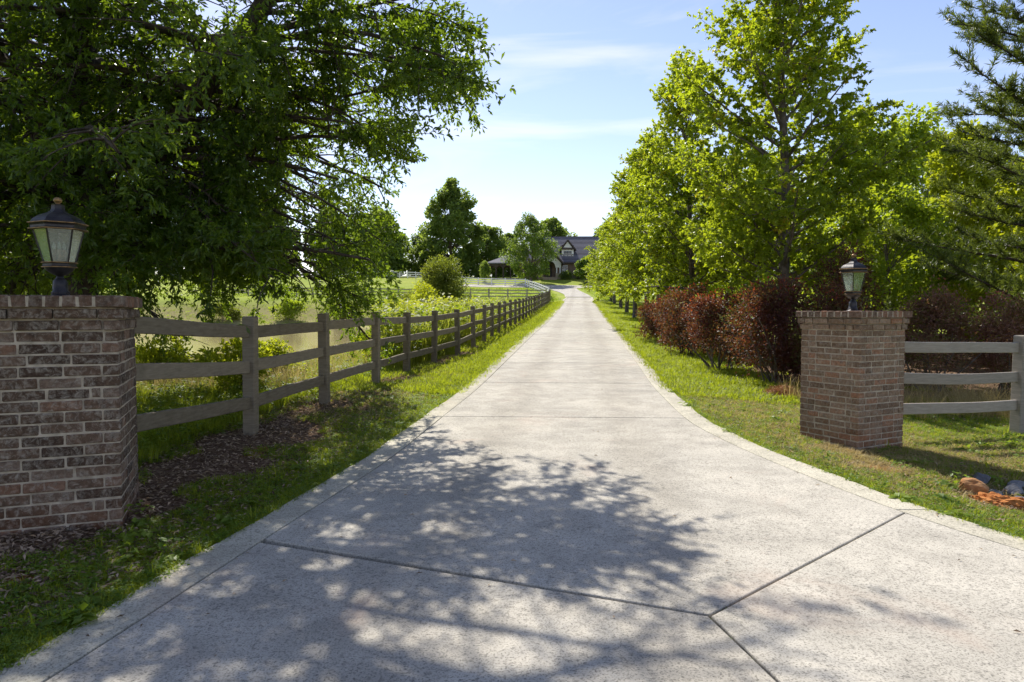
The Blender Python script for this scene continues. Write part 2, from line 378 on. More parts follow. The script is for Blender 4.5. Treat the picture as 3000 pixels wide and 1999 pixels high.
M['stone'] = simple_mat('entry_stone', [(0.3, (0.24, 0.20, 0.15)), (0.7, (0.44, 0.37, 0.28))], 3, 0.9, 0.2, 0.5, 14)
M['stucco'] = simple_mat('pale_stucco', [(0.3, (0.62, 0.60, 0.55)), (0.7, (0.74, 0.72, 0.67))], 3, 0.9, 0.2, 0.2, 30)
M['brown_trim'] = simple_mat('brown_trim', [(0.3, (0.055, 0.042, 0.038)), (0.7, (0.10, 0.08, 0.07))], 6, 0.7, 0.3)
M['white_trim'] = simple_mat('white_trim', [(0.3, (0.68, 0.68, 0.66)), (0.7, (0.80, 0.80, 0.78))], 3, 0.6, 0.3)
M['pane'] = simple_mat('dark_pane', [(0.3, (0.015, 0.017, 0.02)), (0.7, (0.03, 0.034, 0.04))], 2, 0.08, 0.6)
M['door'] = simple_mat('dark_door', [(0.3, (0.03, 0.022, 0.02)), (0.7, (0.055, 0.04, 0.033))], 6, 0.5, 0.4)
def water():
    m, nt, out = nmat('pond_water'); b = NB(nt); P = b.pos()
    mp = nt.nodes.new('ShaderNodeMapping'); mp.inputs['Scale'].default_value = (1.0, 2.2, 1); b.l(P, mp.inputs[0])
    h = b.noise(1.6, 3, 0.55, mp.outputs[0], 0.3)
    c = b.ramp(b.noise(0.12, 3, 0.5, P), [(0.3, (0.42, 0.33, 0.17)), (0.7, (0.50, 0.41, 0.23))])
    p = b.bsdf(c, 0.06, 0.16, 0, b.bump(h, 0.12, 0.03)); b.l(p.outputs[0], out.inputs['Surface'])
    return m
M['water'] = water()

# ------------------------------------------------------------------ terrain
zd = hermite([-30, 0, 9, 11.2, 16.2, 24, 39, 53, 80, 92, 105, 121, 132, 145, 180, 240, 700],
             [-0.36, 0, 0.108, 0.16, 0.31, 0.57, 1.06, 1.60, 2.85, 3.6, 4.6, 6.1, 7.85, 8.6, 10.6, 12.3, 13])
XL = hermite([-6, 0, 2.9, 4.63, 6.45, 9.2, 11.15, 16.2, 24, 39, 60, 80, 90, 700], [-4.2, -2.75, -2.17, -1.88, -1.55, -1.22, -0.976, -0.46, 0.32, 1.9, 4.0, 5.95, 7.0, 7.0])
XR = hermite([-6, 0, 2.9, 4.5, 5.25, 6.07, 7.56, 8.8, 11.15, 16.2, 24, 39, 60, 80, 90, 700], [10, 6.0, 4.2, 3.38, 3.13, 2.95, 2.70, 2.60, 2.73, 3.24, 4.03, 5.56, 7.7, 9.55, 10.4, 10.4])
WATER_Z = -0.25
def pond_r(x, y): return ((np.abs(np.asarray(x, float) + 34) / 25) ** 4 + (np.abs(np.asarray(y, float) - 48) / 32) ** 4) ** 0.25
def gz(x, y):
    x = np.asarray(x, float); y = np.asarray(y, float)
    z = zd(y); xl, xr = XL(y), XR(y)
    fade = 1 - sstep(88, 104, y)
    u = np.maximum(xl - x, 0); v = np.maximum(x - xr, 0)
    k = sstep(8, 20, y)
    dl = 0.07 * sstep(0.2, 1.2, u) * (1 - k) - k * 0.24 * (1 - np.exp(-u / 1.6))
    dr = -0.26 * (1 - np.exp(-v / 2.2)) - 0.10 * np.exp(-((x - 4.7) ** 2 / 0.5 + (y - 6.0) ** 2 / 0.4))
    h = z - 0.025 + np.where(u > 0, dl, 0) * fade + np.where(v > 0, dr, 0) * fade
    h = h + (fbm(x * 0.45, y * 0.45) - 0.5) * 0.10 * sstep(0.1, 1.0, u + v)
    ins = np.minimum(x - xl, xr - x)
    h = h - 0.11 * sstep(0.10, 0.22, ins) * (1 - sstep(86, 89, y))
    r = pond_r(x, y)
    w = sstep(1.34, 0.99, r)
    h = h * (1 - w) + WATER_Z * w - 0.9 * sstep(1.0, 0.85, r)
    return h
def G(x, y): return float(gz(x, y))

def grid_axis(segs):
    out = []
    for a, b_, st in segs: out += list(np.arange(a, b_, st))
    out.append(segs[-1][1]); return np.array(out)
gx = grid_axis([(-700, -120, 40), (-120, -40, 4), (-40, -14, 1.0), (-14, -6, 0.35), (-6, 9, 0.15), (9, 16, 0.3), (16, 40, 1.2), (40, 120, 5), (120, 700, 40)])
gy = grid_axis([(-60, -4, 6), (-4, 2, 0.5), (2, 14, 0.15), (14, 30, 0.3), (30, 100, 0.8), (100, 150, 1.2), (150, 260, 5), (260, 900, 40)])
X, Y = np.meshgrid(gx, gy); Z = gz(X, Y)
nx, ny = len(gx), len(gy)
idx = np.arange(nx * ny).reshape(ny, nx)
F = np.stack([idx[:-1, :-1], idx[:-1, 1:], idx[1:, 1:], idx[1:, :-1]], -1).reshape(-1, 4)
xl, xr = XL(Y), XR(Y)
PLc, PRc = np.array((-3.20, 4.83)), np.array((4.18, 8.38))
def gauss(x, y, cx, cy, sx, sy): return np.exp(-(((x - cx) / sx) ** 2 + ((y - cy) / sy) ** 2))
fence_x = hermite([4, 7.74, 10.4, 12.7, 15.5, 17.8, 19.6, 21.8, 29.1, 38.9, 53.5, 87, 100], [-3.0, -2.98, -2.78, -2.5, -2.27, -1.92, -1.6, -1.3, -0.6, 0.41, 1.87, 4.75, 5])
dfen = np.abs(X - fence_x(Y))
litter = np.clip(np.exp(-((X - fence_x(Y) - 0.15) / 0.75) ** 2) * sstep(3.8, 5.2, Y) * (1 - 0.30 * sstep(9.5, 12, Y)) * (1 - sstep(60, 90, Y))
                 + gauss(X, Y, -3.2, 4.2, 0.9, 0.35) * 0.8 + gauss(X, Y, -4.6, 7.5, 2.6, 2.2) * 0.25 + gauss(X, Y, -6, 9.5, 2.2, 2.2) * 0.8 + gauss(X, Y, 5.1, 5.6, 0.7, 0.8) * 0.7, 0, 1)
# shrub beds along the drive on the far side
litter = np.clip(litter + 0.9 * sstep(2.1, 2.9, X - xr) * sstep(11.5, 13, Y) * (1 - sstep(26, 30, Y)), 0, 1)
clay_a = np.clip(gauss(X, Y, 3.75, 6.9, 0.35, 0.22) * 0.75 + gauss(X, Y, 4.35, 5.95, 0.4, 0.35) * 0.6 + gauss(X, Y, -2.55, 6.9, 0.25, 0.6) * 0.6 + gauss(X, Y, 3.95, 7.75, 0.30, 0.25) * 0.6
               + gauss(X, Y, -2.75, 3.72, 0.3, 0.12) * 0.8 + gauss(X, Y, -2.35, 15.8, 0.3, 0.8) * 0.6, 0, 1)
pr_b = pond_r(X, Y)
thatch = 0.75 * sstep(0.45, 0.65, fbm(X * 0.9 + 7, Y * 0.9)) * sstep(4, 6, Y) * (1 - sstep(15, 22, Y))
dry_a = np.clip(thatch + 0.9 * sstep(0.98, 1.02, pr_b) * (1 - sstep(1.16, 1.30, pr_b)) + gauss(X, Y, 5.3, 7.4, 1.3, 1.2) + 0.45 * gauss(X, Y, 3.6, 9.5, 1.0, 3.5) + 0.5 * gauss(X, Y, -2.3, 11.5, 0.5, 2.5), 0, 1)
ins = np.minimum(X - xl, xr - X); soil = sstep(0.05, 0.18, ins) * (1 - sstep(86, 89, Y))
field = sstep(16, 34, np.hypot(X, Y))
terr = np_mesh('ground', np.stack([X, Y, Z], -1).reshape(-1, 3), F, M['ground'], True,
               {'litter': litter.ravel(), 'clay': clay_a.ravel(), 'dry': dry_a.ravel(), 'soil': soil.ravel(), 'field': field.ravel()})
tag(link('ground', terr), kind='structure')

# pond
pa = np.linspace(0, 2 * math.pi, 96, endpoint=False); pr = 1.05 / (np.abs(np.cos(pa)) ** 4 + np.abs(np.sin(pa)) ** 4) ** 0.25
pv = [(-34 + 25 * r * math.cos(a), 48 + 32 * r * math.sin(a), WATER_Z) for a, r in zip(pa, pr)]
tag(link('pond_water', py_mesh('pond_water', pv, [tuple(range(96))], M['water'])), kind='structure')

# ------------------------------------------------------------------ driveway of concrete slabs with edge strips
drive = empty('driveway', (0, 0, 0)); tag(drive, 'long pale concrete driveway rising towards the house', kind='structure')
def slab(name, poly, mat, bevel=0.008, thick=0.13):
    bm = bmesh.new()
    top = [bm.verts.new((x, y, float(zd(y)))) for x, y in poly]
    f = bm.faces.new(top)
    r = bmesh.ops.extrude_face_region(bm, geom=[f])
    nv = [g for g in r['geom'] if isinstance(g, bmesh.types.BMVert)]
    for v in nv: v.co.z -= thick
    bm.normal_update()
    bmesh.ops.recalc_face_normals(bm, faces=bm.faces[:])
    topset = set(top)
    es = [e for e in bm.edges if e.verts[0] in topset and e.verts[1] in topset]
    bmesh.ops.bevel(bm, geom=es, offset=bevel, segments=2, affect='EDGES', profile=0.5)
    return link(name, bm_mesh(name, bm, mat), drive)
CW = 0.27
def rows(y0, y1, st=0.5):
    n = max(2, int(math.ceil((y1 - y0) / st)) + 1); return np.linspace(y0, y1, n)
g = 0.006
jx0, jy0 = -1.62, 4.42; cx_, cy_ = 0.985, 3.34; jx1, jy1 = 2.86, 5.02
joints = [9.2 + 3.56 * i for i in range(23)]
def slant(x, y): return y - 0.035 * (x - 0.7)          # transverse joints run a little askew
# the main near slab beyond the Y-shaped joint
gd = 0.008
ys = rows(jy0 + 0.03, 9.2)
A = [(cx_, cy_ + gd * 1.5)]
A += [(jx1 - g - gd, jy1 + gd)] if False else [(float(XR(jy1)) - CW - g, jy1 + gd)]
A += [(float(XR(y)) - CW - g, slant(XR(y), 9.2) - 0.010 if i == len(ys) - 1 else y) for i, y in enumerate(ys) if y > jy1 + 0.1]
A += [(float(XL(y)) + CW + g, slant(XL(y), 9.2) - 0.010 if i == 0 else y) for i, y in enumerate(ys[::-1])]
slab('slab', A, M['slab'])
# left near slab
ys = rows(-2.0, jy0 - 0.03)
Bp = [(cx_ + 0.30, -2.0), (cx_ + 0.12 - gd, 2.7), (cx_ - gd, cy_ - gd * 0.6)]
Bp += [(float(XL(y)) + CW + g, y) for y in ys[::-1]]
slab('slab', Bp, M['slab'])
# right near slab
Cp = [(cx_ + 0.30 + 2 * gd, -2.0), (float(XR(-2)) - CW, -2.0)]
Cp += [(float(XR(y)) - CW - g, y) for y in rows(-1.5, jy1 - gd)]
Cp += [(cx_ + gd, cy_ - gd * 0.3), (cx_ + 0.12 + gd, 2.7)]
slab('slab', Cp, M['slab'])
for i in range(len(joints) - 1):
    y0, y1 = joints[i], min(joints[i + 1], 88.5)
    if y0 >= 88: break
    gg = 0.013 if i < 4 else 0.014
    rr = rows(y0, y1, 0.9)
    P = [(float(XR(y)) - CW - g, slant(XR(y), y) + (gg if k == 0 else -gg if k == len(rr) - 1 else 0)) for k, y in enumerate(rr)]
    P += [(float(XL(y)) + CW + g, slant(XL(y), y) + (gg if k == 0 else -gg if k == len(rr) - 1 else 0)) for k, y in list(enumerate(rr))[::-1]]
    slab('slab', P, M['slab'])
cuts_l = [-2.0, 4.46] + joints[0::2]; cuts_r = [-2.0, 5.10] + joints[0::2]
for cuts, side in ((cuts_l, -1), (cuts_r, 1)):
    for a, b_ in zip(cuts[:-1], cuts[1:]):
        b_ = min(b_, 88.5)
        rr = rows(a + 0.005, b_ - 0.005, 0.5)
        wob = [0.012 * math.sin(y * 3.1 + side) + 0.008 * math.sin(y * 7.7) for y in rr]
        if side < 0: P = [(float(XL(y)) + CW - g, y) for y in rr] + [(float(XL(y)) + w, y) for y, w in list(zip(rr, wob))[::-1]]
        else: P = [(float(XR(y)) + w, y) for y, w in zip(rr, wob)] + [(float(XR(y)) - CW + g, y) for y in rr[::-1]]
        slab('edge_strip', P, M['curb'])
# the far end: bends left and widens into the turning court in front of the house
def ribbon(name, pts, widths, lift=0.04):
    pts = np.array(pts, float); n = 60
    t = np.linspace(0, 1, n); s = np.linspace(0, 1, len(pts))
    px, py, pw = hermite(s, pts[:, 0])(t), hermite(s, pts[:, 1])(t), hermite(s, widths)(t)
    dx, dy = np.gradient(px), np.gradient(py); L = np.hypot(dx, dy); nx_, ny_ = -dy / L, dx / L
    vs, fs = [], []
    for i in range(n):
        for k in (-1, -0.5, 0, 0.5, 1):
            x, y = px[i] + nx_[i] * pw[i] * k / 2, py[i] + ny_[i] * pw[i] * k / 2
            vs.append((x, y, G(x, y) + lift))
    for i in range(n - 1):
        for k in range(4): a = i * 5 + k; fs.append((a, a + 1, a + 6, a + 5))
    return link(name, py_mesh(name, vs, fs, M['slab'], True), drive)
ribbon('far_drive', [(8.55, 88.3), (8.9, 96), (8.7, 103), (8.2, 109), (7.4, 114)], [3.4, 3.3, 3.6, 4.6, 7.0], 0.05)
ribbon('turning_court', [(15.5, 115.5), (10, 117.2), (4, 118.3), (-4, 119), (-9, 121)], [3.5, 7.0, 6.5, 5, 4], 0.055)

# ------------------------------------------------------------------ brick gate pillars
def brick_pillar(name, corner, rot, label, ncourse, mat, seed, zb, zt):
    """corner = the corner nearest the camera of a square pillar; local axes u (to the right), v (away)"""
    rng = random.Random(seed)
    W = 0.815; u = Vector((math.cos(rot), math.sin(rot), 0)); v = Vector((-math.sin(rot), math.cos(rot), 0))
    ctr = Vector((corner[0], corner[1], 0)) + (u * corner[2] + v) * W / 2
    root = empty(name, (ctr.x, ctr.y, zb), rot, label, 'gate pillar')
    H = zt - zb; cap_h = 0.078; ch = (H - cap_h) / ncourse; mj = 0.011; bd = 0.098
    core = box_mesh('mortar_core', W - 0.012, W - 0.012, H + 0.10, M['mortar'], c=(0, 0, (H + 0.10) / 2 - 0.15))
    link('mortar_core', core, root, world_space=False)
    cache = {}
    def bmeshd(L, h, d):
        key = (round(L, 3), round(h, 4), round(d, 3), rng.randrange(4))
        if key not in cache:
            cache[key] = box_mesh('brick', L, d, h, mat, 0.006, jit=0.0022)
        return cache[key]
    back = bmesh.new()
    def put(face, a0, a1, z, h, off, m=None):
        """a brick on a face from a0 to a1 along it, its front proud of W/2 by off"""
        L = a1 - a0; c = (a0 + a1) / 2 - W / 2
        d = bd
        y = -(W / 2 + off) + d / 2
        ang = face * math.pi / 2
        rm = Matrix.Rotation(ang, 3, 'Z')
        p = rm @ Vector((c, y + rng.uniform(-0.003, 0.003), 0)); p.z = z + h / 2 + rng.uniform(-0.0015, 0.0015)
        if face in VIS:
            me = bmeshd(L, h, d)
            o = link('brick', me, root, world_space=False); o.location = p
            o.rotation_euler = (rng.uniform(-0.008, 0.008), rng.uniform(-0.008, 0.008), ang + rng.uniform(-0.008, 0.008))
        else:
            box_bm(back, L, d, h, p, 0, rm)
    VIS = (0, 1) if corner[2] < 0 else (0, 3)
    for i in range(ncourse):
        z = i * ch - 0.0; h = ch - mj
        off = 0.0
        if i == ncourse - 1: off = 0.032
        elif i == ncourse - 2: off = 0.014
        We = W + 2 * off
        for f in range(4):
            # pinwheel: on even courses a face starts at its left end, on odd courses it stops at its right end
            if i % 2 == 0: a, e = -off, W + off - bd - mj
            else: a, e = -off + bd + mj, W + off
            full = 0.238 if ncourse == 20 else 0.203
            shift = rng.choice([0.5, 0.5, 0.75, 1.0]) * full if i % 2 else rng.choice([1.0, 1.0, 0.6]) * full
            x = a; first = True
            while x < e - 0.012:
                L = shift if first else full; first = False
                x1 = min(x + L, e)
                if e - x1 < 0.045: x1 = e
                if x1 - x > 0.012: put(f, x, x1, z, h, off)
                x = x1 + mj
    link('brickwork', bm_mesh('brickwork', back, mat), root, world_space=False)['kind'] = 'stuff'
    # cap of header bricks laid round the top
    zc = ncourse * ch; capo = 0.055; Wc = W + 2 * capo; nb = 10; bw = Wc / nb
    backc = bmesh.new(); cm = [box_mesh('cap_brick', bw - 0.010, 2 * bw - 0.012, cap_h, M['cap_brick'], 0.006, jit=0.0025) for _ in range(5)]
    for f in range(4):
        rm = Matrix.Rotation(f * math.pi / 2, 3, 'Z')
        for k in range(nb - 2):
            p = rm @ Vector((-Wc / 2 + (k + 0.5) * bw, -Wc / 2 + bw, 0)); p.z = zc + cap_h / 2
            if f in VIS:
                o = link('cap_brick', rng.choice(cm), root, world_space=False); o.location = p
                o.rotation_euler = (rng.uniform(-.01, .01), rng.uniform(-.01, .01), f * math.pi / 2 + rng.uniform(-.01, .01))
            else: box_bm(backc, bw - 0.01, 2 * bw - 0.012, cap_h - 0.003, p, 0, rm)
    link('cap_brickwork', bm_mesh('cap_brickwork', backc, M['cap_brick']), root, world_space=False)['kind'] = 'stuff'
    link('cap_mortar', box_mesh('cap_mortar', Wc - 0.016, Wc - 0.016, cap_h - 0.012, M['mortar'], c=(0, 0, zc + cap_h / 2 - 0.002)), root, world_space=False)
    return root, ctr, zb + zc + cap_h
LZ, RZ = G(-2.9, 4.7) - 0.03, G(4.1, 8.0) - 0.03
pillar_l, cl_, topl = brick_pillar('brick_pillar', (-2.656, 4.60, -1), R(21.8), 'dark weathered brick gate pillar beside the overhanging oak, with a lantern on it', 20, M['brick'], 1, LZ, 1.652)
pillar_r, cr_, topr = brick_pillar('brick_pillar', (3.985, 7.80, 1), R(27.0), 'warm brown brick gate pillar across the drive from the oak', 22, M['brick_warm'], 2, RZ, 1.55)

# ------------------------------------------------------------------ lanterns on the pillars
def hexring(name, r, z, t, mat, ph):
    """a slim moulded hexagonal ring"""
    return lathe(name, [(r - 0.004, z - t), (r + 0.004, z - t * 0.4), (r + 0.004, z + t * 0.4), (r - 0.004, z + t)], 6, mat, False, ph)
def lantern(loc, rz, label):
    root = empty('pillar_lantern', loc, rz, label, 'lantern', 'lanterns on the gate pillars')
    def P(n, me, par=root): return link(n, me, par, world_space=False)
    ph = 0.0
    base = P('base', lathe('base', [(0.074, 0.0), (0.074, 0.012), (0.056, 0.016), (0.054, 0.040), (0.047, 0.046), (0.046, 0.085), (0.043, 0.115), (0.030, 0.130), (0.022, 0.142), (0.022, 0.150)], 28, M['bronze']))
    bead = bmesh.new()
    for k in range(22):
        a = 2 * math.pi * k / 22
        box_bm(bead, 0.006, 0.007, 0.012, (0.054 * math.cos(a), 0.054 * math.sin(a), 0.030), 0, Matrix.Rotation(a, 3, 'Z'))
    P('bead_ring', bm_mesh('bead_ring', bead, M['bronze']), base)
    P('bowl', lathe('bowl', [(0.022, 0.148), (0.030, 0.156), (0.052, 0.166), (0.078, 0.186), (0.092, 0.206), (0.094, 0.214)], 24, M['bronze']))
    lc = P('lower_collar', lathe('lower_collar', [(0.092, 0.210), (0.106, 0.213), (0.100, 0.222), (0.100, 0.234), (0.106, 0.243), (0.094, 0.246)], 6, M['bronze'], False, ph))
    for z in (0.2125, 0.2435): P('gilt_ring', hexring('gilt_ring', 0.107, z, 0.0045, M['gilt'], ph), lc)
    z0, z1, r0, r1 = 0.247, 0.470, 0.094, 0.150
    for k in range(6):
        a0, a1 = 2 * math.pi * k / 6 + ph, 2 * math.pi * (k + 1) / 6 + ph
        A = [Vector((r0 * math.cos(a0), r0 * math.sin(a0), z0)), Vector((r0 * math.cos(a1), r0 * math.sin(a1), z0)),
             Vector((r1 * math.cos(a1), r1 * math.sin(a1), z1)), Vector((r1 * math.cos(a0), r1 * math.sin(a0), z1))]
        nrm = (A[1] - A[0]).cross(A[3] - A[0]).normalized(); c = sum(A, Vector()) / 4
        A = [c + (q - c) * 0.985 for q in A]; B = [q - nrm * 0.003 for q in A]
        P('pane', py_mesh('pane', A + B, [(0, 1, 2, 3), (7, 6, 5, 4), (0, 4, 5, 1), (1, 5, 6, 2), (2, 6, 7, 3), (3, 7, 4, 0)], M['glass']))
        bm = bmesh.new(); d = Vector((r1 * math.cos(a0), r1 * math.sin(a0), z1)) - Vector((r0 * math.cos(a0), r0 * math.sin(a0), z0))
        q = d.to_track_quat('Z', 'X').to_matrix()
        box_bm(bm, 0.010, 0.010, d.length, Vector((r0 * math.cos(a0), r0 * math.sin(a0), z0)) + d / 2, 0.002, q)
        P('corner_bar', bm_mesh('corner_bar', bm, M['bronze']))
    for k in range(3):
        a = 2 * math.pi * k / 3 + 0.5
        cm = lathe('candle', [(0.013, 0.247), (0.013, 0.335), (0.011, 0.337)], 12, M['candle'])
        o = P('candle', cm); o.location = (0.034 * math.cos(a), 0.034 * math.sin(a), 0)
        P('bulb', lathe('bulb', [(0.006, 0.336), (0.011, 0.352), (0.010, 0.366), (0.003, 0.390)], 10, M['white_trim']), o)
    uc = P('upper_collar', lathe('upper_collar', [(0.146, 0.468), (0.176, 0.471), (0.165, 0.484), (0.165, 0.498), (0.178, 0.515), (0.170, 0.519)], 6, M['bronze'], False, ph))
    for z, r in ((0.4735, 0.178), (0.515, 0.180)): P('gilt_ring', hexring('gilt_ring', r, z, 0.005, M['gilt'], ph), uc)
    P('roof', lathe('roof', [(0.166, 0.517), (0.160, 0.532), (0.146, 0.549), (0.122, 0.566), (0.094, 0.580), (0.066, 0.592), (0.049, 0.604), (0.041, 0.618), (0.039, 0.640), (0.041, 0.648), (0.022, 0.654)], 6, M['bronze'], False, ph))
    P('finial', lathe('finial', [(0.020, 0.650), (0.014, 0.656), (0.013, 0.660), (0.022, 0.666), (0.027, 0.676), (0.026, 0.688), (0.018, 0.697), (0.006, 0.701)], 18, M['gilt']))
    return root
lantern((cl_.x, cl_.y, topl - 0.007), R(21.8 + 14), 'bronze glass lantern on the dark weathered pillar beside the oak')
lantern((cr_.x, cr_.y, topr - 0.007), R(27 + 35), 'bronze glass lantern on the warm brown pillar across the drive')

# ------------------------------------------------------------------ fences
def rail_mesh(p0, p1, h, t, mat, sag, wob, rng, seg=8):
    p0, p1 = Vector(p0), Vector(p1); d = (p1 - p0); L = d.length; n = Vector((-d.y, d.x, 0)).normalized()
    vs, fs = [], []; ph = rng.uniform(0, 6)
    for i in range(seg + 1):
        s = i / seg; c = p0 + d * s
        c.z += -sag * 4 * s * (1 - s) + wob * math.sin(ph + s * 5.0) * math.sin(math.pi * s)
        hh = h / 2; tt = t / 2; e = 0.007
        ring = [(-tt + e, -hh), (tt - e, -hh), (tt, -hh + e), (tt, hh - e), (tt - e, hh), (-tt + e, hh), (-tt, hh - e), (-tt, -hh + e)]
        for a, b in ring: q = c + n * a; vs.append((q.x, q.y, q.z + b))
    for i in range(seg):
        for k in range(8): fs.append((i * 8 + k, (i + 1) * 8 + k, (i + 1) * 8 + (k + 1) % 8, i * 8 + (k + 1) % 8))
    fs.append(tuple(range(8))); fs.append(tuple(range(seg * 8 + 7, seg * 8 - 1, -1)))
    return py_mesh('rail', vs, fs, mat)
def post_mesh(w, h, mat):
    bm = bmesh.new(); box_bm(bm, w, w, h + 0.35, (0, 0, (h - 0.35) / 2), 0.0)
    top = [f for f in bm.faces if f.normal.z > 0.5 or all(v.co.z > h - 0.01 for v in f.verts)][0]
    r = bmesh.ops.inset_individual(bm, faces=[top], thickness=0.016)
    for v in top.verts: v.co.z += 0.012
    es = [e for e in bm.edges if abs(e.verts[0].co.z - e.verts[1].co.z) > 0.5]
    bmesh.ops.bevel(bm, geom=es, offset=0.008, segments=1, affect='EDGES')
    return bm_mesh('post', bm, mat)
def fence(label, pts, mat, seed, post_h=1.35, rails=(1.25, 0.86, 0.46), rh=0.14, rt=0.045, pw=0.135, skip_first=None, cat='fence', seg=6, sag=0.004):
    """pts: post feet; a rail runs between post centres"""
    rng = random.Random(seed)
    root = empty('rail_fence', pts[0], 0, label, cat)
    pm = post_mesh(pw, post_h, mat)
    for i, p in enumerate(pts):
        a = pts[max(0, i - 1)]; b_ = pts[min(len(pts) - 1, i + 1)]; ang = math.atan2(b_[1] - a[1], b_[0] - a[0])
        if not (i == 0 and skip_first):
            o = link('post', pm, root, world_space=True); o.location = (p[0], p[1], p[2] + rng.uniform(-0.012, 0.012))
            o.rotation_euler = (rng.uniform(-.020, .020), rng.uniform(-.020, .020), ang + rng.uniform(-.05, .05))
    for p, q in zip(pts[:-1], pts[1:]):
        for r in rails:
            z = r - rh / 2
            link('rail', rail_mesh((p[0], p[1], p[2] + z + rng.uniform(-.012, .012)), (q[0], q[1], q[2] + z + rng.uniform(-.012, .012)), rh, rt, mat, rng.uniform(-0.2, 1.3) * sag, 0.005, rng, seg), root)
    return root
# along the drive: from the oak-side pillar up to the bend
feet = []
y = 7.74; heights = hermite([5.3, 7.74, 10.4, 12.7, 15.5, 17.8, 19.6, 21.8, 34, 43.8, 53.5, 87], [0.22, 0.20, 0.12, 0.15, 0.18, 0.23, 0.27, 0.33, 0.64, 0.86, 1.14, 2.95])
feet.append((-3.02, 5.42, 0.26))
while y < 87.2:
    x = float(fence_x(y)); feet.append((x, y, G(x, y) - 0.01))
    s_ = (float(fence_x(y + 0.1)) - x) / 0.1; y += 2.42 / math.sqrt(1 + s_ * s_)
fence('grey brown three-rail timber fence along the drive from the dark pillar', feet, M['timber'], 11, skip_first=True, seg=8)
last = feet[-1]
# pale return beyond the bend, then across the front of the house
ret = [last]
tgt = [(4.95, 93), (3.6, 108), (2.3, 118.5), (-1.2, 120), (-6, 121.5), (-13, 126), (-22, 134), (-36, 145), (-50, 152)]
pp = [np.array((last[0], last[1]))] + [np.array(t) for t in tgt]
path = []
for a, b_ in zip(pp[:-1], pp[1:]):
    n = max(1, int(round(np.linalg.norm(b_ - a) / 2.44)))
    for k in range(1, n + 1): path.append(a + (b_ - a) * k / n)
ret += [(float(p[0]), float(p[1]), G(p[0], p[1])) for p in path]
fence('three-rail fence, coloured as sunlit, curving away in front of the house', ret, M['timber_sunlit'], 12, seg=2, pw=0.14)
cross = []
cx0 = np.array((4.3, 86.0)); cx1 = np.array((-44.0, 97.0)); nseg = 20
for k in range(nseg + 1):
    p = cx0 + (cx1 - cx0) * k / nseg; cross.append((float(p[0]), float(p[1]), G(p[0], p[1])))
fence('weathered grey cross fence dividing the meadow beyond the pond', cross, M['timber_pale'], 13, seg=2, pw=0.16)
# from the warm pillar to the edge of the picture
rf = [(4.86, 8.62, G(4.86, 8.62) + 0.02), (6.98, 9.35, G(6.98, 9.35)), (9.35, 9.75, G(9.35, 9.75))]
fence('pale grey three-rail fence running from the warm brown pillar', rf, M['timber_pale'], 14, skip_first=True, seg=10, sag=0.018, pw=0.15)

# ------------------------------------------------------------------ plants
def nrmz(a): return a / np.maximum(np.linalg.norm(a, axis=-1, keepdims=True), 1e-9)
class Wood:
    def __init__(s): s.v = []; s.f = []; s.n = 0
    def tube(s, pts, rad, k=5):
        pts = np.asarray(pts, float); m = len(pts)
        t = nrmz(np.gradient(pts, axis=0)); ref = np.where(np.abs(t[:, 2:3]) > 0.9, np.array([[1., 0, 0]]), np.array([[0., 0, 1]]))
        a = nrmz(np.cross(t, ref)); b = np.cross(t, a)
        # keep the frame continuous
        for i in range(1, m):
            if np.dot(a[i], a[i - 1]) < 0: a[i] *= -1; b[i] *= -1
        th = np.linspace(0, 2 * np.pi, k, endpoint=False)
        ring = pts[:, None, :] + (a[:, None, :] * np.cos(th)[None, :, None] + b[:, None, :] * np.sin(th)[None, :, None]) * np.asarray(rad, float)[:, None, None]
        s.v.append(ring.reshape(-1, 3))
        i = np.arange(m - 1)[:, None] * k; j = np.arange(k)[None, :]; jn = (j + 1) % k
        s.f.append(np.stack([i + j, i + jn, i + k + jn, i + k + j], -1).reshape(-1, 4) + s.n)
        s.n += m * k
    def mesh(s, name, mat): return np_mesh(name, np.concatenate(s.v), np.concatenate(s.f), mat, True)

def path(p, d, L, n, bend, wob, rng):
    """polyline grown from p along d; bend = change of direction per metre"""
    p = np.array(p, float); d = np.array(d, float); d /= np.linalg.norm(d); st = L / n; out = [p.copy()]
    bend = np.array(bend, float)
    for i in range(n):
        d = d + bend * st + rng.normal(0, wob, 3); d /= np.linalg.norm(d); p = p + d * st; out.append(p.copy())
    return np.array(out)

LEAF = {'blade': ([(0, 0, 0), (0.5, 0.6, 0.10), (0, 1, -0.05), (-0.5, 0.6, 0.10)]),
        'oval': ([(0, 0, 0), (0.5, 0.45, 0.08), (0, 1, -0.06), (-0.5, 0.45, 0.08)]),
        'maple': ([(0, 0, 0), (0.5, 0.28, -0.06), (0.20, 0.50, 0.05), (0, 1, -0.10), (-0.20, 0.50, 0.05), (-0.5, 0.28, -0.06)]),
        'clump': ([(0, 0, 0), (0.42, 0.25, 0.05), (0.5, 0.70, -0.1), (0, 1, 0.08), (-0.5, 0.62, -0.08), (-0.36, 0.22, 0.05)])}
def leaf_mesh(name, P, A, N, L, Wd, v, shape, mat):
    """P base points, A axes, N normals, L lengths, Wd widths"""
    T = np.array(LEAF[shape], float); k = len(T)
    A = nrmz(A); Sd = nrmz(np.cross(A, N)); Nn = np.cross(Sd, A)
    V = (P[:, None, :] + A[:, None, :] * (T[None, :, 1, None] * L[:, None, None])
         + Sd[:, None, :] * (T[None, :, 0, None] * Wd[:, None, None]) + Nn[:, None, :] * (T[None, :, 2, None] * L[:, None, None]))
    n = len(P); Fc = np.arange(n * k, dtype=np.int32).reshape(n, k)
    return np_mesh(name, V.reshape(-1, 3), Fc, mat, False, {'v': np.repeat(v, k)})

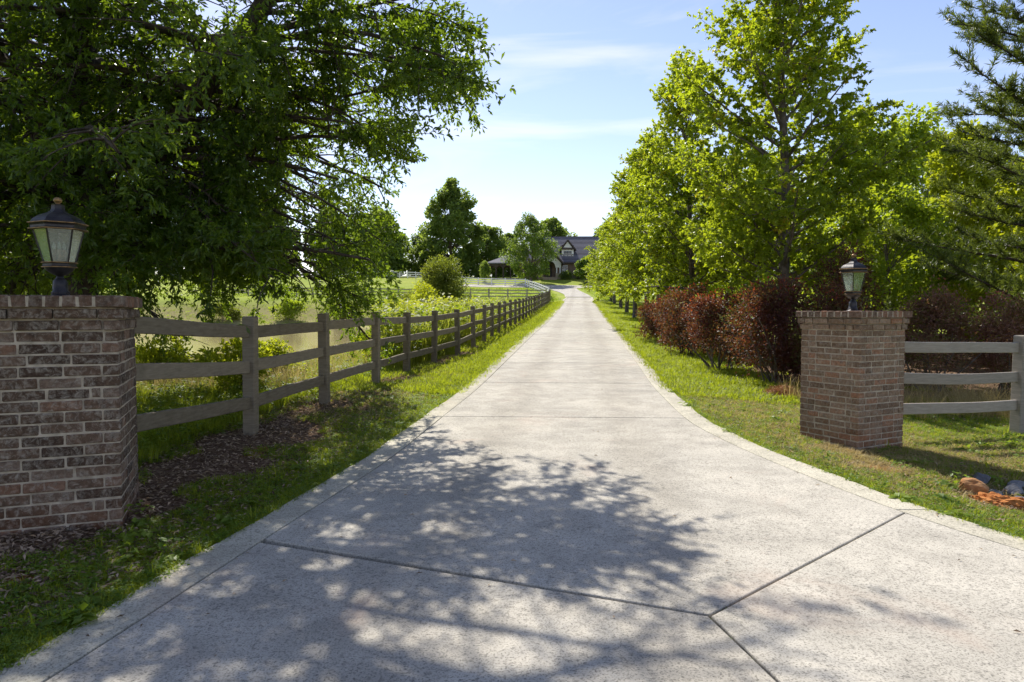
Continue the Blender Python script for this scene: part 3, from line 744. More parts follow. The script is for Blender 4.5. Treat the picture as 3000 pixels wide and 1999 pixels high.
class Foliage:
    """collects twigs and turns them into leaves"""
    def __init__(s, rng): s.rng = rng; s.P = []; s.D = []; s.L = []; s.c = []
    def twigs(s, pts, n, lo, hi, spread, c, droop=0.0, t0=0.15):
        rng = s.rng; pts = np.asarray(pts); m = len(pts) - 1
        t = rng.uniform(t0, 1.0, n) * m; i = np.minimum(t.astype(int), m - 1); f = (t - i)[:, None]
        P = pts[i] * (1 - f) + pts[i + 1] * f; T = nrmz(pts[i + 1] - pts[i])
        D = nrmz(T * 0.7 + rng.normal(0, spread, (n, 3)) + np.array([0, 0, -droop]))
        s.P.append(P); s.D.append(D); s.L.append(rng.uniform(lo, hi, n)); s.c.append(np.full(n, c))
    def build(s, name, k, ll, lw, shape, mat, keep=None, up=0.6, hang=0.25, out=0.7, vtip=0.0):
        rng = s.rng; P, D, L, c = map(np.concatenate, (s.P, s.D, s.L, s.c)); n = len(P)
        t = rng.uniform(0.1, 1.0, (n, k)); B = P[:, None] + D[:, None] * (t * L[:, None])[..., None]
        ax = nrmz(D[:, None] * 0.55 + rng.normal(0, out * 0.6, (n, k, 3)) + np.array([0, 0, -hang]))
        nr = nrmz(rng.normal(0, 0.55, (n, k, 3)) + np.array([0, 0, up]))
        v = np.clip(c[:, None] * 0.62 + rng.uniform(0, 0.38, (n, k)) + vtip * (t > 0.85), 0, 1)
        B = B.reshape(-1, 3); ax = ax.reshape(-1, 3); nr = nr.reshape(-1, 3); v = v.ravel(); N = len(B)
        l = rng.uniform(0.65, 1.15, N) * ll; w = rng.uniform(0.75, 1.1, N) * lw
        if keep is not None:
            m = keep(B); B, ax, nr, v, l, w = B[m], ax[m], nr[m], v[m], l[m], w[m]
        return leaf_mesh(name, B, ax, nr, l, w, v, shape, mat)

def az(a, e): return np.array([math.cos(a) * math.cos(e), math.sin(a) * math.cos(e), math.sin(e)])

LIMIT = None
def limb_with_twigs(W, Fo, rng, pts, r0, sub_sp, sub_len, tw_per_m, tw_len, droop, spread, start=0.25, sides=5, wood_sub=True, flat=0.5, c_base=None):
    """a limb: its own tube, side branches on alternating sides, twigs on those"""
    if LIMIT is not None:
        okp = LIMIT(pts); cut = len(pts) if okp.all() else int(np.argmin(okp))
        if cut < 4: return
        pts = pts[:cut]
    m = len(pts) - 1; seg = np.linalg.norm(np.diff(pts, axis=0), axis=1); Ls = np.concatenate([[0], np.cumsum(seg)]); L = Ls[-1]
    W.tube(pts, r0 * (1 - 0.85 * (Ls / L)) + 0.004, sides)
    s = L * start; side = 1
    while s < L:
        i = min(np.searchsorted(Ls, s) - 1, m - 1); i = max(i, 0); f = (s - Ls[i]) / seg[i]
        p = pts[i] * (1 - f) + pts[i + 1] * f; t = (pts[i + 1] - pts[i]) / seg[i]
        hor = np.cross(t, [0, 0, 1]); hor = hor / max(np.linalg.norm(hor), 1e-6) * side
        d = t * rng.uniform(0.35, 0.9) + hor * rng.uniform(0.5, 1.0) + np.array([0, 0, rng.normal(0.05, flat)])
        ln = sub_len * rng.uniform(0.55, 1.15) * (1 - 0.55 * s / L)
        q = path(p, d, ln, 4, (0, 0, -droop), 0.10, rng)
        if LIMIT is not None and not LIMIT(q).all():
            s += sub_sp * 0.5; side = -side; continue
        if wood_sub: W.tube(q, np.linspace(r0 * 0.28 * (1 - 0.5 * s / L) + 0.004, 0.003, 5), 4)
        c = rng.uniform(0, 1) if c_base is None else np.clip(c_base + rng.normal(0, 0.30), 0, 1)
        Fo.twigs(q, max(2, int(ln * tw_per_m)), tw_len * 0.6, tw_len * 1.2, spread, c, droop * 0.25)
        s += sub_sp * rng.uniform(0.7, 1.3); side = -side
    Fo.twigs(pts[-3:], max(3, int(0.8 * tw_per_m)), tw_len * 0.6, tw_len * 1.1, spread, rng.uniform(0, 1), droop * 0.2)

def tree_object(name, W, crown_me, bark, loc, rz, label, group=None, cat='tree'):
    t = empty(name, loc, rz, label, cat, group)
    link('trunk', W.mesh('trunk', bark), t, world_space=False); link('crown', crown_me, t, world_space=False)
    return t

# ---- the big oak by the dark pillar: drooping limbs on every side
def make_oak():
    global LIMIT
    rng = np.random.default_rng(21); W = Wood(); Fo = Foliage(rng)
    edge = hermite([0.8, 1.6, 2.3, 2.7, 3.0, 3.4, 3.8, 4.1, 4.5, 5.1, 6.0, 8.0, 12.0], [3.9, 4.5, 4.9, 4.5, 4.0, 4.9, 5.6, 6.15, 5.95, 5.45, 5.8, 6.6, 6.0])
    LIMIT = lambda p: p[:, 0] < edge(p[:, 2]) - 0.15 + 0.5 * (noise2(p[:, 1] * 1.1 + 4, p[:, 2] * 2.3) - 0.5)
    stems = [np.array([(0, 0, -0.2), (-0.05, 0, 1.0), (-0.12, 0.05, 2.4), (-0.10, 0.05, 3.7), (0.0, 0.1, 5.0), (0.35, 0.0, 6.6), (0.7, 0.1, 8.6), (0.9, 0.2, 11.2)]),
             np.array([(0.05, 0, 1.9), (0.25, -0.1, 3.2), (1.6, -0.4, 4.0), (2.5, -0.8, 4.75), (3.0, -1.0, 5.3), (3.5, -1.4, 6.6), (3.9, -1.6, 8.2)]),
             np.array([(-0.05, 0, 1.6), (-0.5, 0.3, 3.0), (-1.1, 0.6, 4.6), (-1.5, 0.8, 6.4), (-1.9, 0.9, 9.0)])]
    rads = [np.array([0.34, 0.26, 0.22, 0.20, 0.17, 0.13, 0.09, 0.02]), np.array([0.19, 0.17, 0.135, 0.12, 0.11, 0.07, 0.02]), np.array([0.18, 0.17, 0.14, 0.10, 0.02])]
    for s, r in zip(stems, rads):
        f = np.linspace(0, 1, len(s)); tt = np.linspace(0, 1, 4 * len(s))
        W.tube(np.stack([hermite(f, s[:, k])(tt) for k in range(3)], -1), np.interp(tt, f, r), 10)
    def from_stem(k, z):
        s = stems[k]; return np.array([np.interp(z, s[:, 2], s[:, 0]), np.interp(z, s[:, 2], s[:, 1]), z])
    n = 0; ga = 2.39996
    specs = []
    for i in range(34):
        z = 2.3 + 8.2 * (i / 33) ** 1.1; specs.append((0, z, i * ga, None))
    for i in range(13): specs.append((1, 3.9 + 4.0 * i / 12, i * ga + 1.0, None))
    for i in range(11): specs.append((2, 2.6 + 5.6 * i / 10, i * ga + 2.0, None))
    for i in range(30): specs.append((0, 3.0 + 3.4 * i / 29, i * ga + 0.7, None))
    for i in range(14): specs.append((1, 4.0 + 2.2 * i / 13, i * ga + 0.3, None))
    for i in range(10): specs.append((2, 3.2 + 2.6 * i / 9, i * ga + 0.9, None))
    for k, z, a, _ in specs:
        e = R(8 + 5.2 * (z - 2.3) + rng.normal(0, 6)); Lb = (5.6 - 0.36 * (z - 2.3)) * rng.uniform(0.75, 1.1) * (0.72 if k else 1.0)
        pts = path(from_stem(k, z), az(a + rng.normal(0, 0.2), e), max(Lb, 1.2), 9, (0, 0, -0.13 if z < 5 else -0.09), 0.085, rng)
        limb_with_twigs(W, Fo, rng, pts, 0.022 + 0.009 * Lb, 0.21, 1.55, 13, 0.36, 0.33, 0.5, 0.12)
    # long arms reaching over the drive (they give the ragged edge against the sky)
    arms = [((3.0, -1.0, 5.2), (1, -0.22, 0.05), 3.1, -0.10), ((2.4, -0.7, 4.65), (1, -0.30, -0.10), 3.3, -0.07), ((2.1, -0.6, 4.4), (1, -0.18, -0.16), 3.5, -0.07), ((1.7, -0.4, 4.1), (1, -0.32, -0.20), 3.6, -0.06), ((2.3, -0.6, 4.6), (1, 0.15, -0.05), 3.4, -0.09), ((2.6, -0.8, 4.85), (1, -0.55, -0.02), 3.6, -0.08), ((1.9, -0.5, 4.3), (1, 0.0, -0.12), 3.9, -0.07),
            ((2.9, -0.9, 5.1), (1, 0.25, 0.20), 2.8, -0.12), ((3.2, -1.2, 5.9), (1, -0.3, 0.40), 2.8, -0.13), ((1.4, -0.3, 3.85), (1, -0.25, -0.38), 3.5, -0.05),
            ((0.8, -0.2, 3.5), (1, -0.10, -0.40), 3.7, -0.05), ((0.7, -0.2, 3.4), (0.8, -0.35, -0.34), 3.6, -0.06), ((1.0, 0.1, 3.6), (1, 0.45, -0.25), 3.3, -0.06),
            ((3.4, -1.4, 6.6), (0.8, -0.8, 0.5), 3.2, -0.14), ((3.2, -1.2, 5.8), (0.5, -1.0, 0.15), 2.6, -0.10), ((3.6, -1.5, 7.0), (1, 0.1, 0.7), 3.0, -0.16),
            ((0.1, 0, 3.0), (0.75, 0.75, -0.22), 4.2, -0.06), ((0.0, 0, 2.6), (0.9, 0.2, -0.12), 3.9, -0.10), ((-0.1, 0, 2.4), (0.45, 0.9, -0.05), 4.2, -0.10),
            ((0.0, 0, 2.5), (0.4, -0.75, 0.15), 2.6, -0.16), ((0.6, -0.2, 3.3), (0.9, -0.6, 0.1), 3.0, -0.2), ((0.0, 0, 2.9), (-0.5, -0.6, 0.15), 3.0, -0.16), ((-0.2, 0.1, 2.7), (-0.95, 0.2, 0.1), 4.0, -0.14),
            ((0.1, 0, 2.9), (1, 0.05, -0.12), 3.7, -0.08), ((0.1, 0, 2.7), (0.9, 0.45, -0.10), 3.8, -0.07), ((0.0, 0, 3.1), (0.95, -0.22, -0.14), 3.5, -0.08), ((0.0, 0, 2.5), (0.75, 0.1, -0.10), 3.2, -0.10),
            ((0.2, 0, 3.2), (1, 0.25, -0.22), 3.9, -0.05), ((0.0, 0, 2.6), (0.6, 0.8, -0.08), 4.6, -0.08), ((0.0, 0, 2.4), (0.5, -0.35, -0.02), 2.4, -0.14), ((-0.1, 0, 2.5), (-0.3, -0.8, 0.05), 2.6, -0.14)]
    for p, d, L, b in arms:
        pts = path(p, d, L, 10, (0, 0, b), 0.085, rng)
        limb_with_twigs(W, Fo, rng, pts, 0.030, 0.15, 1.25, 15, 0.34, 0.30, 0.45, 0.10)
    OX, OY = -6.0, 9.6
    def keep(B):
        wx, wy, wz = B[:, 0] + OX, B[:, 1] + OY, B[:, 2] + 0.2
        low = (wy > 6.0 + 0.5 * np.minimum(np.maximum(wx + 2.5, 0), 2)) | ((wz > 3.6) & (wy > 3.4))
        return low & ((wz < 5.4) | (noise2(wx * 0.75 + 3, wy * 0.75 + wz * 0.6) > 0.62)) & (noise2(wx * 1.3 + 0.5 * wy, wz * 1.5 + wy * 0.9) > 0.33)
    LIMIT = None
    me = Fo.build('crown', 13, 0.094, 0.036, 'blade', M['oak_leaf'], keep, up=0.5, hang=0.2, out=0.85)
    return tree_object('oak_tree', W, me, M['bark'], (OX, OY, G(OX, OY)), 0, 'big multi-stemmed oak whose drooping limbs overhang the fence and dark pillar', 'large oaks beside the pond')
oak = make_oak()
copy_tree(oak, (-10.6, 14.2, G(-10.6, 14.2)), R(150), 1.0, 'second dark oak behind the big one at the edge of the picture', 'large oaks beside the pond')

# ---- maples along the drive
def make_maple(seed, H, spread, nl, k, ll, name, loc, rz, label, r=0.13, c_tip=True, leaf='maple_leaf', low=1.9, shape='maple', dens=1.0):
    rng = np.random.default_rng(seed); W = Wood(); Fo = Foliage(rng)
    tr = path((0, 0, -0.2), (0, 0, 1), H, 14, (0, 0, 0.02), 0.035, rng)
    W.tube(tr, np.linspace(r, 0.012, 15), 9)
    ga = 2.39996
    for i in range(nl):
        f = (i / (nl - 1)) ** 1.25; z = low + (H * 0.93 - low) * f
        j = min(int((z + 0.2) / H * 14), 13); p = tr[j] + (tr[j + 1] - tr[j]) * ((z + 0.2) / H * 14 - j)
        L = spread * (1.0 - 0.80 * f ** 1.6) * rng.uniform(0.72, 1.18) * (0.80 + 0.2 * min(1, f * 5))
        e = R(22 + 38 * f + rng.normal(0, 7))
        pts = path(p, az(i * ga + rng.normal(0, 0.25), e), L, 8, (0, 0, 0.10 if f > 0.25 else 0.02), 0.06, rng)
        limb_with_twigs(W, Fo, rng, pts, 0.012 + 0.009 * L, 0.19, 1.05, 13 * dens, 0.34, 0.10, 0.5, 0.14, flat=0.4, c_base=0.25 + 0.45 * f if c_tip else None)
    me = Fo.build('crown', k, ll, ll * 0.95, shape, M[leaf], None, up=0.75, hang=0.35, out=0.8, vtip=0.10)
    return tree_object(name, W, me, M['bark_grey'], loc, rz, label)
ML = 'maples lining the drive'
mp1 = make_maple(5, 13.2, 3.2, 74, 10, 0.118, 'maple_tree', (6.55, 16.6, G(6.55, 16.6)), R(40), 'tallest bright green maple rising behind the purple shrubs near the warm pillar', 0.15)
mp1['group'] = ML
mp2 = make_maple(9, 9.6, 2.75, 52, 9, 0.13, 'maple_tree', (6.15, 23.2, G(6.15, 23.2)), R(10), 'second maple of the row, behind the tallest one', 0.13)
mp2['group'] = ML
ordn = ['third', 'fourth', 'fifth', 'sixth', 'seventh', 'eighth', 'ninth']
spots = [(mp2, 6.35, 29.3, 1.0, 0.88), (mp2, 6.95, 35.0, 1.05, 0.95), (mp1, 7.7, 43.0, 0.98, 0.74), (mp2, 8.55, 51.0, 1.22, 0.95), (mp1, 9.9, 62.0, 1.12, 0.67), (mp2, 10.8, 72.0, 1.38, 0.88), (mp1, 11.7, 81, 1.2, 0.57)]
for i, (src, x, y, sxy, sz) in enumerate(spots):
    lab = f'{ordn[i]} maple along the drive counting from the warm pillar'
    copy_tree(src, (x, y, G(x, y)), R(67 * i + 25), (sxy, sxy, sz), lab + (', trunk showing on the grass verge' if i in (1, 2, 3) else ''), ML)

# ---- broadleaf trees of the wood and the meadow edge: lumpy crowns of leaf clusters
def make_broadleaf(seed, H, rad, nlump, nl, ll, leaf, name, loc, rz, label, trunk_r=0.2, base=0.25, shape='clump', bark='bark_grey', cat='tree', peak=0.55, droop=0.0, group=None, lf=1.0):
    rng = np.random.default_rng(seed); W = Wood()
    tr = path((0, 0, -0.3), (0, 0, 1), H * 0.85, 8, (0, 0, 0.02), 0.04, rng)
    W.tube(tr, np.linspace(trunk_r, 0.02, 9), 8)
    P, A, N, v = [], [], [], []
    for i in range(nlump):
        f = (i + 0.5) / nlump; z = H * (base + (0.98 - base) * f)
        prof = math.sin(math.pi * min(1, max(0.06, (0.12 + 0.88 * f)) ** (math.log(0.5) / math.log(peak)))) ** 0.75
        a = i * 2.39996 + rng.normal(0, 0.3); rr = rad * prof * math.sqrt(rng.uniform(0.25, 1.0))
        c = np.array([rr * math.cos(a), rr * math.sin(a), z + rng.normal(0, 0.03 * H)])
        lr = lf * rad * rng.uniform(0.20, 0.42) * (0.6 + 0.4 * prof)
        j = min(7, max(1, int(f * 6) + 1)); W.tube(np.stack([tr[j], (tr[j] + c) / 2 + np.array([0, 0, 0.1 * H * (1 - f) * 0.2]), c]), [trunk_r * 0.35 * (1 - 0.7 * f), trunk_r * 0.2 * (1 - 0.7 * f), 0.01], 5)
        n = int(nl / nlump)
        d = nrmz(rng.normal(0, 1, (n, 3)) * np.array([1, 1, 0.75])); q = rng.uniform(0.25, 1.0, n) ** 0.45
        bump = 1 + 0.25 * np.sin(d[:, 0] * 5 + i) * np.sin(d[:, 1] * 6 + 2 * i)
        pt = c + d * (q * bump * lr)[:, None] * np.array([1.0, 1.0, 0.8]); pt[:, 2] -= droop * rng.uniform(0, 1, n) * lr * 2
        P.append(pt); A.append(d + rng.normal(0, 0.5, (n, 3)) + np.array([0, 0, -0.3 - droop])); N.append(rng.normal(0, 0.5, (n, 3)) + np.array([0, 0, 0.7]) + d * 0.4)
        v.append(np.clip(rng.uniform(0.1, 0.9) * 0.6 + rng.uniform(0, 0.4, n), 0, 1))
    P, A, N, v = map(np.concatenate, (P, A, N, v)); n = len(P)
    me = leaf_mesh('crown', P, A, nrmz(N), rng.uniform(0.7, 1.3, n) * ll, rng.uniform(0.6, 0.95, n) * ll, v, shape, M[leaf])
    return tree_object(name, W, me, M[bark], loc, rz, label, group, cat)
def at(x, y): return (x, y, G(x, y))
WG = 'trees of the wood behind the shrubs'
wa = make_broadleaf(31, 8.2, 3.0, 34, 15000, 0.17, 'wood_leaf', 'woodland_tree', at(12.6, 25), 0, 'rounded green woodland tree straight behind the right pillar lantern', group=WG, base=0.08)
wb = make_broadleaf(32, 9.4, 3.2, 38, 16000, 0.18, 'wood_leaf', 'woodland_tree', at(18.0, 31), 0, 'tall green woodland tree against the sky between the maple and the pine', group=WG, base=0.10)
wc = make_broadleaf(33, 8.0, 2.4, 30, 13000, 0.17, 'lime_leaf', 'woodland_tree', at(17.2, 26.0), 0, 'yellow-green cone-shaped woodland tree left of the pine', group=WG, base=0.08, peak=0.35)
woods = [(wc, 15.5, 21, 0.72, 60, 'low leafy tree under the pine beside the fence'), (wb, 22.5, 28, 0.95, 130, 'green woodland tree directly behind the pine'), (wa, 21.0, 21.5, 0.85, 200, 'leafy tree behind the pine at the edge of the picture'),
         (wb, 13.5, 37, 0.95, 70, 'woodland tree seen between the first and second maples'), (wa, 16.5, 46, 1.1, 15, 'deeper woodland tree behind the second maple'), (wb, 24, 40, 1.1, 260, 'far woodland tree peeping over the yellow-green one'),
         (wa, 11.3, 20.5, 0.62, 310, 'low leafy tree between tallest maple and lantern'), (wb, 18.5, 60, 1.15, 33, 'woodland tree behind the middle of the maple row'), (wa, 28, 33, 1.0, 99, 'woodland tree at the picture edge far behind the pine'), (wa, 19, 78, 1.2, 140, 'woodland tree behind the far end of the maple row'),
         (wc, 13.6, 17.2, 0.46, 20, 'small bright leafy sapling above the reddish shrubs by the fence')]
for src, x, y, s, rz, lab in woods: copy_tree(src, at(x, y), R(rz), s, lab, WG)

# ---- pine at the edge of the picture
def make_pine():
    rng = np.random.default_rng(77); W = Wood(); H = 10.5
    tr = path((0, 0, -0.2), (0, 0, 1), H, 12, (0, 0, 0.02), 0.025, rng); W.tube(tr, np.linspace(0.19, 0.02, 13), 9)
    TP, TD, TC = [], [], []
    for i in range(92):
        f = i / 91; z = 0.9 + (H - 1.3) * f; j = min(int((z + 0.2) / H * 12), 11); p = tr[j] + (tr[j + 1] - tr[j]) * ((z + .2) / H * 12 - j)
        L = 5.0 * (1 - 0.60 * f) * rng.uniform(0.7, 1.1)
        pts = path(p, az(i * 2.39996 + rng.normal(0, .2), R(2 + 28 * f)), L, 8, (0, 0, 0.07), 0.05, rng)
        W.tube(pts, np.linspace(0.02 + 0.009 * L, 0.006, 9), 5)
        nb = int(L / 0.12); cc = rng.uniform(0, 1)
        for b in range(nb):
            s = rng.uniform(0.25, 1.0) * 8; k = min(int(s), 7); q = pts[k] * (1 - s + k) + pts[k + 1] * (s - k); t = nrmz(pts[k + 1] - pts[k])
            hor = np.cross(t, [0, 0, 1]) * rng.choice([-1, 1])
            tw = path(q, t * 0.7 + hor * rng.uniform(0.3, 1) + np.array([0, 0, rng.uniform(0.0, 0.5)]), rng.uniform(0.25, 0.75), 3, (0, 0, 0.5), 0.1, rng)
            W.tube(tw, [0.008, 0.006, 0.005, 0.003], 3)
            for m in (1, 2, 3): TP.append(tw[m]); TD.append(nrmz(tw[m] - tw[m - 1])); TC.append(np.clip(cc * 0.5 + rng.uniform(0, .5), 0, 1))
    TP, TD, TC = np.array(TP), np.array(TD), np.array(TC); n = len(TP); k = 22
    A = nrmz(TD[:, None] * 0.75 + rng.normal(0, 0.55, (n, k, 3))).reshape(-1, 3)
    P = (TP[:, None] - TD[:, None] * rng.uniform(0, 0.14, (n, k, 1))).reshape(-1, 3); N = rng.normal(0, 1, (n * k, 3)); v = np.clip(np.repeat(TC, k) * .7 + rng.uniform(0, .3, n * k), 0, 1)
    me = leaf_mesh('crown', P, A, nrmz(N), rng.uniform(0.11, 0.19, n * k), np.full(n * k, 0.020), v, 'oval', M['needle'])
    return tree_object('pine_tree', W, me, M['bark'], at(13.2, 15.4), R(20), 'long-needled pine with dark layered boughs at the edge of the picture')
make_pine()

# ---- shrubs
def make_shrub(seed, rx, ry, h, nl, ll, leaf, name, loc, label, group=None, stems=9, tipc=0.25, shape='oval', base=0.05, lump=14, stem_mat='bark_grey'):
    rng = np.random.default_rng(seed); W = Wood(); P, A, N, v = [], [], [], []
    for i in range(stems):
        a = rng.uniform(0, 6.28); pts = path((rng.normal(0, .12 * rx), rng.normal(0, .12 * ry), -0.08), az(a, R(rng.uniform(50, 85))), h * rng.uniform(0.6, 0.95), 6, (0, 0, -0.05), 0.08, rng)
        W.tube(pts, np.linspace(0.022, 0.005, 7), 5)
    cs = []
    for i in range(lump):
        a = i * 2.39996; f = rng.uniform(base, 1.0); rr = math.sqrt(rng.uniform(0.1, 1)) * (1 - 0.55 * max(0, f - 0.55) / 0.45) * (0.65 + 0.35 * min(1, f / 0.35))
        cs.append((rx * 0.72 * rr * math.cos(a), ry * 0.72 * rr * math.sin(a), h * (0.14 + 0.70 * f)))
    for i, c in enumerate(cs):
        n = nl // lump; lr = np.array([rx, ry, h * 0.55]) * rng.uniform(0.28, 0.48)
        d = nrmz(rng.normal(0, 1, (n, 3))); q = rng.uniform(0.1, 1, n) ** 0.42
        # leaves sit along short shoots, so that the outline is twiggy
        sh = rng.integers(0, 60, n); sd = nrmz(rng.normal(0, 1, (60, 3)) + np.array([0, 0, 0.4])); d = nrmz(d * 0.45 + sd[sh]); ex = rng.uniform(0.75, 1.18, 60)[sh]
        pt = np.array(c) + d * lr * (q * ex)[:, None]
        P.append(pt); A.append(d + rng.normal(0, .6, (n, 3))); N.append(rng.normal(0, .5, (n, 3)) + np.array([0, 0, .6]) + d * .4)
        hi = np.clip((pt[:, 2] / h - 0.45) * 1.2, 0, 1) * (q > 0.86)
        v.append(np.clip(rng.uniform(0, 0.55) + rng.uniform(0, .30, n) + tipc * hi * rng.uniform(0.3, 1.6, n), 0, 1))
    P, A, N, v = map(np.concatenate, (P, A, N, v)); m = P[:, 2] > 0.03; P, A, N, v = P[m], A[m], N[m], v[m]; n = len(P)
    t = empty(name, loc, 0, label, 'shrub', group)
    link('stems', W.mesh('stems', M[stem_mat]), t, world_space=False)
    link('foliage', leaf_mesh('foliage', P, A, nrmz(N), rng.uniform(.7, 1.25, n) * ll, rng.uniform(.45, .7, n) * ll, v, shape, M[leaf]), t, world_space=False)
    return t
PG = 'purple-leaved shrubs beside the drive'
make_shrub(41, 1.15, 1.0, 2.25, 17000, 0.062, 'purple_leaf', 'purple_shrub', at(5.45, 14.0), 'full dark purple shrub on the verge just before the warm pillar', PG, tipc=0.42, lump=24, stems=14)
make_shrub(42, 1.1, 1.1, 1.85, 10000, 0.062, 'purple_leaf', 'purple_shrub', at(4.95, 16.3), 'purple shrub with orange-red shoots under the tallest maple', PG, tipc=0.6, lump=18, stems=12)
make_shrub(43, 1.2, 1.6, 2.15, 11000, 0.066, 'purple_leaf', 'purple_shrub', at(5.05, 19.6), 'purple shrub with red tips, middle of the row under the maples', PG, tipc=0.55, lump=18)
make_shrub(44, 1.15, 1.7, 1.75, 9000, 0.07, 'purple_leaf', 'purple_shrub', at(5.3, 24.0), 'red-tipped purple shrub farthest up the drive, next to a maple trunk', PG, tipc=0.7, lump=18)
make_shrub(45, 0.9, 0.9, 2.9, 8000, 0.062, 'purple_leaf', 'purple_shrub', at(7.05, 14.6), 'tallest dark purple shrub, standing behind the warm pillar', PG, tipc=0.25, lump=22, stems=12)
make_shrub(46, 0.9, 0.8, 2.1, 9000, 0.06, 'purple_leaf', 'purple_shrub', at(6.2, 13.2), 'dark purple shrub half hidden by the warm pillar', PG, tipc=0.2, lump=18)
MG = 'reddish mauve shrubs behind the pale fence'
for i, (x, y, h, lab) in enumerate([(8.35, 13.6, 2.05, 'mauve shrub nearest the warm pillar behind the pale fence'), (9.6, 13.2, 2.0, 'mauve shrub in the middle behind the pale fence'), (10.9, 13.5, 2.25, 'mauve shrub by the post at the picture edge')]):
    make_shrub(50 + i, 1.0, 0.8, h, 11000, 0.055, 'mauve_leaf', 'mauve_shrub', at(x, y), lab, MG, tipc=0.35, lump=22)
# shrubs between the fence and the pond
make_shrub(60, 2.3, 2.2, 4.9, 15000, 0.16, 'olive_leaf', 'round_bush', at(-5.2, 50.0), 'large round olive-green bush between the fence and the pond', None, tipc=0.3, lump=40)
make_shrub(61, 1.6, 1.5, 3.0, 8000, 0.14, 'lime_leaf', 'yellow_bush', at(-5.6, 43.5), 'pale yellow-green bush in front of the round olive bush', None, tipc=0.2, lump=24)
make_shrub(62, 2.3, 2.0, 3.2, 8000, 0.16, 'olive_leaf', 'green_bush', at(-8.2, 53.5), 'low olive-green bush on the pond bank beside the round bush', None, tipc=0.2, lump=24)
make_shrub(63, 2.0, 2.0, 2.6, 6000, 0.17, 'wood_leaf', 'green_bush', at(-9.6, 60.0), 'dark green bush at the far corner of the pond', None, tipc=0.2, lump=20)
SG = 'leafy weeds behind the fence'
for i, (x, y, h, lab) in enumerate([(-4.6, 11.3, 0.9, 'bright leafy sapling behind the first fence span'), (-5.0, 14.0, 0.8, 'bright leafy weed clump behind the second fence span'), (-7.0, 13.6, 0.9, 'yellow-green leafy clump by the pond edge behind the first span'), (-3.6, 17.8, 0.8, 'bright leafy clump behind the third fence span'), (-9.6, 17.0, 0.9, 'leafy clump at the water seen beside the dark pillar')]):
    make_shrub(70 + i, 0.75, 0.6, h, 2200, 0.085, 'lime_leaf', 'leafy_clump', at(x, y), lab, SG, tipc=0.2, lump=12, stems=6)
BG = 'bushes on the far pond bank'
for i, (x, y, r_, h_, lf_, lab) in enumerate([(-14, 82.5, 2.2, 2.2, 'wood_leaf', 'dark low bush on the far pond bank, nearest the fence'), (-20, 83.0, 2.8, 2.0, 'olive_leaf', 'olive bush on the far pond bank behind the second span'), (-27, 83.2, 2.6, 2.4, 'wood_leaf', 'dark bush on the far pond bank behind the first post'), (-35, 83.0, 3.0, 2.2, 'olive_leaf', 'olive bush far across the pond beside the pillar')]):
    make_shrub(120 + i, r_, 1.4, h_, 4000, 0.22, lf_, 'bank_bush', at(x, y), lab, BG, tipc=0.2, lump=16)
# small tree in front of the house, hedge and conical evergreen
make_broadleaf(81, 12.4, 4.7, 80, 13500, 0.27, 'birch_leaf', 'lawn_tree', at(3.35, 119.5 + 4), 0, 'slender drooping tree standing in front of the house', trunk_r=0.28, base=0.16, peak=0.50, droop=0.45, lf=0.62)
make_broadleaf(82, 4.6, 2.3, 22, 6000, 0.28, 'birch_leaf', 'lawn_tree', at(13.6, 124.5), 0, 'small round tree by the house wall beside the entry', trunk_r=0.12, base=0.3, droop=0.1)
make_shrub(83, 1.2, 1.2, 4.0, 4000, 0.2, 'far_leaf', 'conical_evergreen', at(-5.0, 126), 'dark conical evergreen at the porch corner', None, lump=16)
for i, (x, lab) in enumerate([(10.2, 'clipped dark shrub beside the entry steps'), (12.6, 'dark shrub under the front window'), (15.2, 'dark foundation shrub farthest from the entry'), (3.6, 'dark shrub below the porch side of the entry')]):
    make_shrub(85 + i, 1.4, 0.9, 1.7, 3000, 0.16, 'far_leaf', 'foundation_shrub', at(x, 129.3), lab, 'foundation shrubs along the house', lump=14)
# meadow edge and far trees
FG = 'far trees beyond the meadow'
fa = make_broadleaf(91, 21, 6.6, 110, 26000, 0.50, 'far_leaf', 'far_tree', at(-13.5, 152), 0, 'tallest dark green tree standing alone beyond the meadow', trunk_r=0.5, base=0.02, peak=0.50, group=FG, lf=0.72)
fb = make_broadleaf(92, 14, 6.2, 70, 15000, 0.52, 'far_leaf', 'far_tree', at(-28.5, 150), 0, 'rounded far tree seen above the drooping oak branch tips', trunk_r=0.4, base=0.02, peak=0.48, group=FG, lf=0.8)
far_spots = [(fb, -5.5, 158, 0.80, 40, 'mid-height far tree right of the tallest one'), (fb, -1, 166, 0.72, 90, 'lower far tree next to the porch roof'), (fb, -20.5, 158, 0.70, 210, 'low far tree left of the tallest one'),
             (fb, 9.6, 168, 0.98, 140, 'round tree top showing just above the house roof'), (fa, -34, 172, 0.8, 77, 'far tree behind the oak leaves above the pond'), (fb, -44, 168, 1.1, 300, 'broad far tree behind the oak crown, nearer the picture middle'),
             (fb, -58, 165, 1.2, 20, 'broad far tree behind the oak crown, over the pond middle'), (fa, -74, 170, 0.9, 160, 'tall far tree seen through the oak crown'), (fb, -92, 160, 1.3, 55, 'far tree behind the dark oak stems'), (fb, -112, 165, 1.4, 250, 'far tree behind the oak at the picture edge'),
             (fb, -62, 96, 0.8, 5, 'tree on the far pond bank behind the dark oak stems'), (fb, -78, 88, 0.9, 190, 'tree on the far pond bank at the picture edge'), (fb, 24, 150, 1.0, 10, 'far tree behind the house and maple row')]
for src, x, y, s, rz, lab in far_spots: copy_tree(src, at(x, y), R(rz), s, lab, FG)

